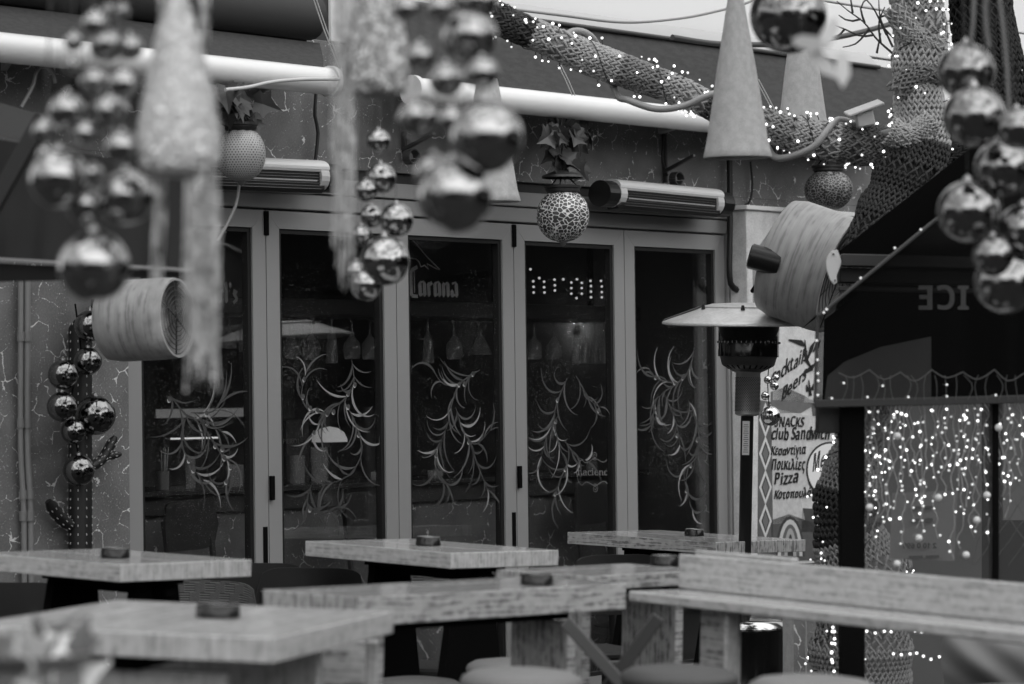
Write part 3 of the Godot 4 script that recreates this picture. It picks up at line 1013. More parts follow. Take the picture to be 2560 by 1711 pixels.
func awnings() -> void:
	var off := 0.42
	var vt := fa(1260, 251, off).y
	var top := fa(1700, 100, 0.12).y
	var r := 0.066
	bar_bottom = vt - r
	var bar_m := mat(0.8, 0.22)
	var cloth := texmat("soft", Vector3(6, 2, 1), 0.85, 0.085)
	cloth.metallic_specular = 0.12
	var spans := [[fa(-90, 100, off).x, fa(824, 198, off).x, "grey awning with a white front bar above the left of the doors"], [fa(1030, 225, off).x, fa(2290, 340, off).x, "grey awning with a white front bar under the knitted branch"]]
	for sp in spans:
		var u0: float = sp[0]; var u1: float = sp[1]
		var root := thing("awning", sp[2], "awning", FT * at(Vector3((u0 + u1) / 2.0, vt, 0.0)), "awnings on the shop front")
		var st := ST()
		tube(st, [Vector3(u0, vt, off), Vector3(u1, vt, off)], r, 28)
		putf(st, "front_bar", bar_m, root)
		for e in [u0, u1]:
			st = ST()
			tube(st, [Vector3(e - 0.008, vt, off), Vector3(e + 0.022, vt, off)], r * 1.16, 24)
			putf(st, "end_cap", mat(0.75, 0.4), root)
		st = ST()
		var is_left: bool = u0 < -2.5
		var tv := top if not is_left else fa(650, 92, 0.18).y
		var tn := 0.12 if not is_left else 0.18
		var ut := fa(800, 108, tn).x if is_left else fa(2270, 165, tn).x
		sheet(st, Vector3(u0 + 0.03, tv, tn), Vector3(ut, tv, tn), Vector3(u1 - 0.03, vt + r * 0.8, off - 0.02), Vector3(u0 + 0.03, vt + r * 0.8, off - 0.02), 60, 10, Vector3(0, -0.02, 0.02), 0.16)
		putf(smoothed(st), "fabric", cloth, root)
		for k in 2:
			st = ST()
			bar(st, Vector3(u0 + 0.03, vt + r * (0.86 + k * 0.14), off - 0.028 - 0.02 * k), Vector3(u1 - 0.03, vt + r * (0.86 + k * 0.14), off - 0.028 - 0.02 * k), 0.004, 0.005)
			putf(st, "seam", mat(0.10, 0.8), root)
		for k in 3:
			st = ST()
			var ku := lerpf(u0 + 0.3, u1 - 0.3, k / 2.0)
			bar(st, Vector3(ku, vt - 0.01, off - 0.04), Vector3(ku + 0.25, vt - 0.02, 0.0), 0.03, 0.04)
			putf(st, "arm", mat(0.3, 0.4), root)
		if not is_left:
			st = ST()
			sheet(st, Vector3(u0, tv + 0.085, 0.05), Vector3(u1, tv + 0.085, 0.05), Vector3(u1, tv - 0.005, 0.14), Vector3(u0, tv - 0.005, 0.14), 40, 3, Vector3(0, 0.008, 0.008), 0.5)
			putf(smoothed(st), "valance", mat(0.42, 0.6), root)
			st = ST()
			tube(st, [Vector3(u0, tv - 0.01, 0.15), Vector3(u1, tv - 0.01, 0.15)], 0.012, 8)
			putf(st, "rail", mat(0.05, 0.5), root)
		else:
			st = ST()
			tube(st, [Vector3(u0, tv + 0.13, 0.14), Vector3(ut - 0.02, tv + 0.13, 0.14)], 0.115, 20)
			putf(st, "roll", mat(0.035, 0.8), root)
			st = ST()
			box2(st, Vector3(u0, tv - 0.01, 0.02), Vector3(ut - 0.02, tv + 0.06, 0.12), 0.01)
			putf(st, "rail", mat(0.01, 0.7), root)
	# small pictures fixed to the dark wall over the left awning
	for q in [[525, 0, 590, 18, 0.10, "dark printed strip on the wall above the fabric roll"], [635, -5, 668, 16, 0.5, "white card with a dark mark above the fabric roll"], [682, -5, 722, 20, 0.6, "pale curled poster above the fabric roll"], [705, 22, 790, 38, 0.42, "pale wooden ledge strip above the fabric roll"]]:
		var a := fa(q[0], q[1], 0.06); var b := fa(q[2], q[3], 0.06)
		var st := ST()
		box2(st, Vector3(a.x, minf(a.y, b.y), 0.0), Vector3(b.x, maxf(a.y, b.y), 0.06), 0.003)
		var o := put(st, "wall_card", mat(q[4], 0.7), null, FT)
		o.set_meta("label", q[5]); o.set_meta("category", "card")
	# cords of the awnings
	for q in [[[[778, -20], [812, 80], [848, 170]], "pair of pale cords running up from the end of the left awning"], [[[1395, 165], [1415, 205], [1430, 240]], "thin pale cord tied between branch and white awning bar"], [[[1888, 200], [1915, 250], [1932, 285]], "thin pale cord hanging beside the tall white cone"]]:
		var root := thing("cord", q[1], "cord", FT * at(fa(q[0][0][0], q[0][0][1], 0.55)))
		for k in 2:
			var pts := []
			for p in q[0]: pts.append(fa(p[0] + k * 7, p[1], 0.55))
			putf(wire(pts, 0.003, 0.08, 5), "strand", mat(0.5, 0.6), root)
	# the bent dark pole and cable under the boards
	var cable := thing("overhead_pole", "dark round pole slanting across the white boards", "pole", FT * at(fa(1900, 125, 0.5)))
	var pts := []
	for q in [[1680, 95], [1800, 112], [1950, 112], [2060, 100], [2140, 85], [2240, 58]]: pts.append(fa(q[0], q[1], 0.45))
	putf(wire(pts, 0.016, 0.05, 8), "pole", mat(0.05, 0.5), cable)
	var cb := thing("overhead_cable", "thin cable looping over the white boards", "cable", FT * at(fa(1700, 50, 0.3)))
	pts = []
	for q in [[1240, 20], [1400, 40], [1560, 58], [1700, 48], [1800, 28], [1870, 8], [1900, -10]]: pts.append(fa(q[0], q[1], 0.3))
	putf(wire(pts, 0.008, 0.05, 6), "cable", mat(0.25, 0.5), cb)

# ---------------------------------------------------------------- things on the shop front
func ivy_leaf() -> ArrayMesh:      # five lobes, folded along the middle; one unit across
	var o := [Vector2(0, -0.05), Vector2(0.22, -0.12), Vector2(0.42, 0.02), Vector2(0.34, 0.2), Vector2(0.52, 0.4), Vector2(0.3, 0.48), Vector2(0.16, 0.62), Vector2(0, 0.98)]
	var st := ST()
	for sg in [-1.0, 1.0]:
		for i in o.size() - 1:
			var a: Vector2 = o[i]; var b: Vector2 = o[i + 1]
			var z := func(p: Vector2) -> float: return 0.35 * p.x - 0.18 * p.y * p.y
			tri(st, Vector3(0, 0.25, 0.02), Vector3(sg * a.x, a.y, z.call(a)), Vector3(sg * b.x, b.y, z.call(b)), Vector3.BACK)
	return st.commit()

func lantern(x: float, y: float, rpx: float, ypx: float, off: float, m: Material, label: String, cap: bool, rise: float, ribs: int) -> void:
	var c := fa(x, y, off)
	var d := depth_of(FT * c)
	var r := rpx * d / FPX
	var h := ypx * d / FPX
	var root := thing("globe_lantern", label, "lantern", FT * at(c - Vector3(0, h, 0)), "globe lanterns under the awning")
	var prof := []
	for i in 15:
		var a := lerpf(-PI / 2, 1.05, i / 14.0)
		prof.append(Vector2(maxf(0.001, r * pow(cos(a), 0.9)), h * sin(a) + h))
	var st := ST()
	lathe(st, prof, 96, Transform3D(), ribs, 0.11)
	put(st, "globe", m, root)
	var yn: float = prof[14].y
	var rn: float = prof[14].x
	st = ST()
	lathe(st, [Vector2(rn * 1.02, yn - 0.004), Vector2(rn * 1.2, yn + 0.006), Vector2(rn * 1.2, yn + 0.02), Vector2(rn * 1.3, yn + 0.024), Vector2(rn * 1.3, yn + 0.036), Vector2(rn * 1.1, yn + 0.038), Vector2(rn * 1.05, yn)], 32)
	put(st, "neck_ring", mat(0.03, 0.4, 0.5), root)
	st = ST()
	lathe(st, [Vector2(0.001, -0.022), Vector2(0.012, -0.016), Vector2(0.017, -0.004), Vector2(0.026, 0.004)], 16)
	put(st, "bottom_knob", mat(0.2, 0.4, 0.5), root)
	for k in 3:
		var a := TAU * k / 3.0 + 0.5
		var p0 := Vector3(cos(a) * rn * 1.2, yn + 0.03, sin(a) * rn * 1.2)
		var p1 := Vector3(cos(a) * rn * 0.25, yn + 0.095, sin(a) * rn * 0.25)
		st = ST()
		for j in 5:
			var q0 := p0.lerp(p1, j / 5.0); var q1 := p0.lerp(p1, (j + 1.15) / 5.0)
			tube(st, [q0, q1], 0.0032 if j % 2 else 0.0045, 5)
		put(st, "chain", mat(0.03, 0.4, 0.6), root)
	if cap:
		st = ST()
		lathe(st, [Vector2(rn * 1.45, yn + 0.078), Vector2(rn * 1.42, yn + 0.09), Vector2(rn * 0.6, yn + 0.115), Vector2(0.012, yn + 0.13)], 24)
		put(st, "cap", mat(0.06, 0.4, 0.6), root)
	st = ST()
	tube(st, [Vector3(0, yn + 0.09, 0), Vector3(0, bar_bottom + 0.01 - (c.y - h), 0)], 0.004, 6)
	put(st, "hanger", mat(0.02, 0.5), root)

func ivy(x: float, y: float, w: float, h: float, n: int, off: float, label: String) -> void:
	var lm := ivy_leaf()
	var root := thing("ivy_sprig", label, "plant", FT * at(fa(x, y + h, off)), "ivy sprigs over the lanterns")
	var st := ST()
	tube(st, curve([fa(x, y - h * 1.3, off - 0.03), fa(x - w * 0.2, y, off), fa(x + w * 0.2, y + h * 0.6, off), fa(x + w * 0.5, y + h, off)], 0.03), 0.004, 5)
	putf(st, "stem", mat(0.03, 0.7), root)
	var ms := [mat(0.022, 0.45), mat(0.035, 0.45), mat(0.05, 0.5)]
	for k in n:
		var p := fa(x + rng.randf_range(-w, w), y + rng.randf_range(-h, h), off + rng.randf_range(-0.05, 0.06))
		var s := rng.randf_range(0.08, 0.15)
		var b := Basis.from_euler(Vector3(rng.randf_range(-0.9, 0.4), rng.randf_range(-0.9, 0.9), PI + rng.randf_range(-1.3, 1.3))).scaled(Vector3(s, s, s))
		put(lm, "leaf", ms[k % 3], root, root.transform.affine_inverse() * FT * Transform3D(b, p))

func wall_heater(a: Vector3, b: Vector3, label: String) -> void:     # a, b: ends of the pale top edge, in shop front coordinates
	var l := a.distance_to(b)
	var x := (b - a).normalized()
	var z := x.cross(Vector3.UP).normalized()
	var t := FT * Transform3D(Basis(x, z.cross(x), z), a.lerp(b, 0.5))
	var root := thing("wall_heater", label, "heater", t, "infrared heaters over the doors")
	var st := ST()
	var prof := PackedVector2Array()
	for i in 13:
		var an := lerpf(-0.5, PI + 0.15, i / 12.0)
		prof.append(Vector2(0.075 * cos(an), -0.024 + 0.042 * sin(an)))
	var bz := Basis(Vector3(0, 0, 1), Vector3(0, 1, 0), Vector3(-1, 0, 0))
	extrude(st, prof, Transform3D(bz, Vector3(l / 2 - 0.02, 0, 0)), l - 0.04)
	put(st, "cover", mat(0.72, 0.3), root)
	st = ST()
	box(st, Vector3(0, -0.088, 0.0), Vector3(l - 0.05, 0.12, 0.12), 0.02)
	put(st, "reflector_box", mat(0.015, 0.3), root)
	for k in 7:
		st = ST()
		tube(st, [Vector3(-l / 2 + 0.07, -0.045 - 0.014 * k, 0.0625), Vector3(l / 2 - 0.07, -0.045 - 0.014 * k, 0.0625)], 0.0022, 5)
		put(st, "grille_rod", mat(0.12, 0.3, 0.7), root)
	st = ST()
	tube(st, [Vector3(-l / 2 + 0.1, -0.09, 0.061), Vector3(l / 2 - 0.1, -0.09, 0.061)], 0.006, 8)
	put(st, "heating_tube", mat(0.25, 0.2), root)
	for sg in [-1.0, 1.0]:
		st = ST()
		var pr := PackedVector2Array()
		for i in 20:
			var an := TAU * i / 20.0
			pr.append(Vector2(0.078 * cos(an), -0.066 + 0.074 * sin(an)))
		extrude(st, pr, Transform3D(bz, Vector3(sg * (l / 2 - 0.05) + 0.028, 0, 0)), 0.056)
		put(st, "end_band", mat(0.55, 0.35), root)
		st = ST()
		var pr2 := PackedVector2Array()
		for q in pr: pr2.append(q * Vector2(1.04, 1.0) + Vector2(0, -0.002))
		extrude(st, pr2, Transform3D(bz, Vector3(sg * (l / 2 + 0.03) + 0.045, 0, 0)), 0.09)
		put(st, "end_cap", mat(0.012, 0.3), root)
	for sg in [-0.3, 0.3]:
		st = ST()
		bar(st, Vector3(l * sg, -0.05, -0.05), Vector3(l * sg, -0.02, -0.165), 0.03, 0.02)
		put(st, "bracket", black, root)

func drum_fan(c: Vector3, axis: Vector3, up: Vector3, r: float, l: float, label: String) -> void:
	var y := axis.normalized()
	var x := (up - y * up.dot(y)).normalized()
	var t := Transform3D(Basis(x, y, x.cross(y)), c)
	var root := thing("drum_fan", label, "fan", t, "drum fans beside the doors")
	var m := texmat("wood0", Vector3(1.0, 1.6, 1), 0.5, 1.05)
	var st := ST()
	lathe(st, [Vector2(r * 0.90, -l / 2), Vector2(r * 0.97, -l * 0.47), Vector2(r * 1.02, -l * 0.3), Vector2(r * 1.02, l * 0.3), Vector2(r, l * 0.47), Vector2(r * 0.985, l / 2), Vector2(r * 0.93, l / 2), Vector2(r * 0.93, -l * 0.45)], 56)
	put(st, "drum", m, root)
	st = ST()
	lathe(st, [Vector2(0.001, -l * 0.44), Vector2(r * 0.93, -l * 0.44)], 40)
	put(st, "back_plate", mat(0.03, 0.6), root)
	st = ST()
	for k in 8:
		var rr := r * 0.9 * (k + 1) / 8.0
		var pts := []
		for j in 41: pts.append(Vector3(cos(TAU * j / 40.0) * rr, l * 0.46 + 0.02 * (1.0 - rr / r), sin(TAU * j / 40.0) * rr))
		tube(st, pts, 0.0019, 5, false)
	for k in 6:
		var a := TAU * k / 6.0
		tube(st, [Vector3(0, l * 0.48, 0), Vector3(cos(a) * r * 0.92, l * 0.455, sin(a) * r * 0.92)], 0.0035, 5)
	put(st, "wire_guard", mat(0.06, 0.4, 0.6), root)
	for k in 4:
		st = ST()
		var a := TAU * k / 4.0
		bar(st, Vector3(cos(a) * r * 0.12, 0, sin(a) * r * 0.12), Vector3(cos(a) * r * 0.85, 0.03, sin(a) * r * 0.85), 0.16 * r / 0.25, 0.006, Vector3(-sin(a) * 0.5, 1, cos(a) * 0.5))
		put(st, "blade", mat(0.05, 0.5), root)
	st = ST()
	lathe(st, [Vector2(0.001, -l * 0.4), Vector2(r * 0.2, -l * 0.4), Vector2(r * 0.2, 0.05), Vector2(0.001, 0.06)], 20)
	put(st, "motor", mat(0.03, 0.5), root)

func bauble(parent: Node3D, p: Vector3, r: float, m: Material, cap_m: Material, segs := 40) -> void:
	var o := put(sphere(r, segs), "bauble", m, parent, parent.transform.affine_inverse() * at(p))
	var st := ST()
	lathe(st, [Vector2(r * 0.15, r * 0.97), Vector2(r * 0.145, r * 1.10), Vector2(r * 0.05, r * 1.13), Vector2(0.001, r * 1.2)], 12)
	put(st, "cap", cap_m, o, Transform3D(parent.transform.basis.inverse(), Vector3.ZERO))

func front_things() -> void:
	var lace := texmat("lace", Vector3(1, 2.8, 1), 0.25)
	var dots := texmat("dots", Vector3(0.75, 2.2, 1), 0.3)
	var dark := texmat("lace", Vector3(1.3, 3.6, 1), 0.35, 0.35)
	lantern(604, 387, 62, 68, 0.42, dots, "ribbed pale globe lantern pricked with dots above the left heater", false, 0.3, 10)
	lantern(1407, 540, 67, 66, 0.42, lace, "globe lantern in pale lace mosaic hanging on chains under a tin cap", true, 0.55, 8)
	lantern(2070, 476, 61, 52, 0.42, dark, "dark ribbed globe lantern with netted pattern beside the knitted tree", true, 0.6, 14)
	ivy(600, 262, 42, 46, 16, 0.44, "dark ivy sprig over the dotted lantern")
	ivy(1420, 355, 52, 60, 30, 0.42, "dark ivy sprig over the lace mosaic lantern")
	wall_heater(fa(470, 396, 0.17), fa(806, 412, 0.17), "black and pale infrared bar heater behind the dotted lantern")
	wall_heater(fa(1520, 456, 0.17), fa(1790, 482, 0.17), "black and pale infrared bar heater beside the lace mosaic lantern")
	# iron brackets that end in a curl
	for q in [[1028, 395, 1010, 330, "curled iron bracket end between bauble strings on the plaster"], [1690, 450, 1660, 335, "curled black iron bracket above the right heater"]]:
		var root := thing("iron_bracket", q[4], "bracket", FT * at(fa(q[0], q[1], 0.05)))
		var st := ST()
		var c := fa(q[0], q[1], 0.12)
		var pts := []
		for k in 17: pts.append(c + Vector3(0.045 * cos(k * 0.38), 0.045 * sin(k * 0.38), 0) * (1.0 - 0.02 * k))
		for k in pts.size() - 1: bar(st, pts[k], pts[k + 1], 0.05, 0.007, Vector3.FORWARD if false else (pts[k] - c), 0.001)
		putf(st, "curl", mat(0.05, 0.45), root)
		st = ST()
		bar(st, fa(q[2], q[3], 0.02), fa(q[2] + 3, q[1] + 8, 0.02), 0.03, 0.014)
		bar(st, fa(q[2], q[1] - 20, 0.03), fa(q[2] + 75, q[1] - 60, 0.3), 0.02, 0.02)
		putf(st, "arm", mat(0.04, 0.45), root)
	# black cables on the plaster
	for q in [[[[792, 225], [788, 290], [796, 330], [790, 400]], 0.05, 0.009, 0.012, "black cable dropping to the left heater"],
			[[[600, 455], [592, 510], [570, 560], [545, 605]], 0.35, 0.008, 0.25, "grey cord trailing from the dotted lantern"],
			[[[1823, 400], [1824, 560], [1823, 690], [1835, 722], [1862, 728], [1905, 724]], 0.06, 0.019, 0.008, "thick black pipe bent round beside the doors"],
			[[[1875, 405], [1880, 470], [1872, 508], [1858, 516]], 0.04, 0.007, 0.01, "black cable on the plaster beside the doors"],
			[[[1660, 330], [1655, 400], [1668, 440]], 0.04, 0.007, 0.01, "black cable looping behind the right bracket"],
			[[[2185, 470], [2160, 540], [2130, 590]], 0.5, 0.008, 0.008, "black cable stretched beside the big drum fan"],
			[[[55, 270], [85, 215], [95, 175], [115, 168], [135, 185], [140, 210]], 0.3, 0.009, 0.25, "grey looped cable behind the left baubles"]]:
		var pts := []
		for p in q[0]: pts.append(fa(p[0], p[1], q[1]))
		var o := put(wire(pts, q[2]), "wall_cable", mat(q[3], 0.5), null, FT)
		o.set_meta("label", q[4]); o.set_meta("category", "cable")
	# twin conduits on the left wall
	for q in [[54, 0.013, "slim grey conduit running down the plaster with joints"], [70, 0.017, "thicker grey conduit running down the plaster with clips"]]:
		var root := thing("conduit", q[2], "pipe", FT * at(fa(q[0], 1500, 0.02) * Vector3(1, 0, 1)))
		var st := ST()
		var pts := []
		for p in [[0, 690], [0, 1100], [4, 1200], [8, 1300], [10, 1600]]: pts.append(fa(q[0] + p[0], p[1], 0.035))
		tube(st, curve(pts, 0.06), q[1], 10)
		putf(st, "pipe", mat(0.2, 0.5), root)
		for yy in [842, 1058, 1236, 1290]:
			st = ST()
			var p := fa(q[0] + (0 if yy < 1150 else 6), yy, 0.035)
			tube(st, [p - Vector3(0, 0.022, 0), p + Vector3(0, 0.022, 0)], q[1] * 1.35, 10)
			putf(st, "joint", mat(0.18, 0.5), root)
	# pale twig
	var tw := thing("pale_twig", "pale bare twig poking out below the left awning bar", "twig", FT * at(fa(700, 210, 0.56)))
	putf(wire([fa(565, 226, 0.56), fa(620, 220, 0.56), fa(680, 207, 0.56), fa(760, 200, 0.56), fa(850, 200, 0.56)], 0.009, 0.03, 7), "twig", mat(0.55, 0.7), tw)
	# drum fans
	var left := cam_t.basis
	drum_fan(P(360, 800, 12.2), Vector3(0.94, 0.03, 0.34), Vector3.UP, 0.172, 0.33, "weathered drum fan mounted sideways by the cactus")
	drum_fan(P(2020, 665, 13.9), left * Vector3(0.86, -0.32, 0.35), Vector3.UP, 0.29, 0.34, "big weathered drum fan tilted down over the patio heater")
	for q in [[P(300, 790, 12.4), P(240, 760, 13.2), "short iron arm holding the smaller drum fan"], [P(2040, 690, 14.2), P(2060, 640, 15.6), "short iron arm holding the bigger drum fan"]]:
		var o := ST()
		bar(o, q[0], q[1], 0.04, 0.04)
		var m := put(o, "fan_arm", black)
		m.set_meta("label", q[2]); m.set_meta("category", "bracket")
	# black flood lamp beside the big fan
	var fl := thing("spot_light", "unlit black cylinder spot light beside the big drum fan", "lamp", at(P(1900, 690, 13.7)))
	var st := ST()
	var a := P(1872, 640, 13.7); var b := P(1945, 660, 13.7)
	tube(st, [a, a.lerp(b, 0.05), b], [0.052, 0.062, 0.062], 24)
	putw(st, "housing", mat(0.012, 0.35), fl)
	st = ST()
	tube(st, [P(1895, 665, 13.7), P(1900, 700, 13.8), P(1880, 728, 14.0)], 0.011, 8)
	tube(st, [P(1905, 690, 13.72), P(1893, 740, 13.8)], 0.006, 6)
	putw(st, "stem", black, fl)
	# cactus cut-out on the wall, with rows of pale spines
	var cb := fa(200, 1500, 0.06)
	var cac := thing("cactus_ornament", "tall black cactus ornament with pale spines fixed to the plaster", "cactus", FT * at(cb))
	var cm := mat(0.012, 0.5)
	var limbs := [["trunk", [[203, 800], [203, 1100], [203, 1620]], 0.055], ["arm", [[222, 1172], [255, 1150], [275, 1118], [290, 1092]], 0.024], ["arm", [[245, 1150], [275, 1140], [303, 1135]], 0.02], ["arm", [[182, 1318], [150, 1290], [122, 1252]], 0.03]]
	var spine := ST()
	tube(spine, [Vector3.ZERO, Vector3(0, 0, 1)], [0.5, 0.1], 4)
	for l in limbs:
		var pts := []
		for q in l[1]: pts.append(fa(q[0], q[1], 0.07))
		pts = curve(pts, 0.02)
		var rad := []
		for i in pts.size(): rad.append(l[2] * sqrt(clampf(minf(i + 0.6, pts.size() - 0.4 - i) / 2.5, 0.12, 1.0)))
		st = ST()
		tube(st, pts, rad, 18)
		var part := putf(st, l[0], cm, cac)
		var fr := frame_along(pts)
		st = ST()
		for k in 18:
			var an := TAU * (k + 0.5) / 18.0
			var rib := []
			for i in pts.size(): rib.append(pts[i] + (fr[i].x * cos(an) + fr[i].y * sin(an)) * rad[i])
			if k % 2 == 1:
				for i in range(1, pts.size() - 1, 2):
					var n: Vector3 = fr[i].x * cos(an) + fr[i].y * sin(an)
					bar(st, rib[i] + n * 0.002 - fr[i].z * 0.006, rib[i] + n * 0.004 + fr[i].z * 0.005, 0.0045, 0.0045, n)
		putf(st, "spines", mat(0.42, 0.6), part)
	# baubles tied to the cactus
	var silver := mat(0.62, 0.07, 1.0)
	var capm := mat(0.5, 0.3, 1.0)
	var tie := thing("bauble_string", "string of dark silver baubles tied down the wall cactus", "baubles", FT * at(fa(200, 1175, 0.2)))
	for q in [[228, 815, 40], [222, 903, 35], [160, 937, 38], [157, 1017, 38], [241, 1038, 50], [186, 1078, 32], [199, 1176, 40]]:
		var p := FT * fa(q[0], q[1], 0.2)
		bauble(tie, p, q[2] * depth_of(p) / FPX, mirror(0.3, 0.09, 0.25), capm)
	putf(wire([fa(190, 760, 0.16), fa(205, 900, 0.16), fa(180, 1000, 0.16), fa(200, 1150, 0.17)], 0.004), "string", black, tie)
	for q in [[2064, 0]]: pass
	# LED strip down the right jamb
	var led := thing("led_strip", "thin strip of tiny lights running down the right door jamb", "lights", FT * at(Vector3(1.955, 0, 0.006)))
	st = ST()
	box2(st, Vector3(1.947, 0.3, 0.0), Vector3(1.963, 2.60, 0.005), 0.001)
	putf(st, "strip", mat(0.35, 0.4), led)
	var dm := sphere(0.0035, 6)
	var led_glow := glow(0.8, 0.35)
	for k in 84: put(dm, "bulb", led_glow, led, at(Vector3(0, 0.35 + k * 0.0265, 0.001)))
	# unglazed slim black vents on the jamb
	st = ST()
	box2(st, Vector3(1.968, 0.93, 0.001), Vector3(1.982, 1.16, 0.008), 0.001)
	var v := put(st, "jamb_handle", black, null, FT)
	v.set_meta("label", "slim black pull plate on the right door jamb"); v.set_meta("category", "handle")

# ---------------------------------------------------------------- painted menu board
func hand_text(parent: Node3D, text: String, x0: float, y0: float, x1: float, ytop: float, off: float, m: Material, bold: bool, y1: float) -> void:   # brush lettering, every letter a little different
	var f := FontVariation.new()
	var sf := SystemFont.new()
	sf.font_names = PackedStringArray(["Droid Sans"])
	sf.font_weight = 700 if bold else 400
	f.base_font = sf
	var px := 0.2 / 64.0
	var total := f.get_string_size(text, HORIZONTAL_ALIGNMENT_LEFT, -1, 64).x * px
	var a := fa(x0, y0, off)
	var b := fa(x1, y1, off)
	var up := fa(x0, ytop, off).y - a.y
	var cap := 0.2 * 0.714
	var ux := (b - a) / total
	for i in text.length():
		if text[i] == " ": continue
		var tm := TextMesh.new()
		tm.text = text[i]
		tm.font = f
		tm.font_size = 64
		tm.pixel_size = px
		tm.depth = 0.002
		tm.horizontal_alignment = HORIZONTAL_ALIGNMENT_LEFT
		tm.vertical_alignment = VERTICAL_ALIGNMENT_BOTTOM
		var adv := f.get_string_size(text.substr(0, i), HORIZONTAL_ALIGNMENT_LEFT, -1, 64).x * px
		var k := rng.randf_range(0.92, 1.16)
		var uy := Vector3(up / cap * rng.randf_range(0.18, 0.34), up / cap * k, 0)
		var desc := f.get_descent(64) * px
		var o := put(tm, "letter", m, parent)
		o.transform = parent.transform.affine_inverse() * FT * Transform3D(Basis(ux * rng.randf_range(0.95, 1.12), uy, Vector3(0, 0, 1)), a + ux * adv - uy * desc + Vector3(0, up * rng.randf_range(-0.06, 0.06), 0.0002 * (i % 3)))

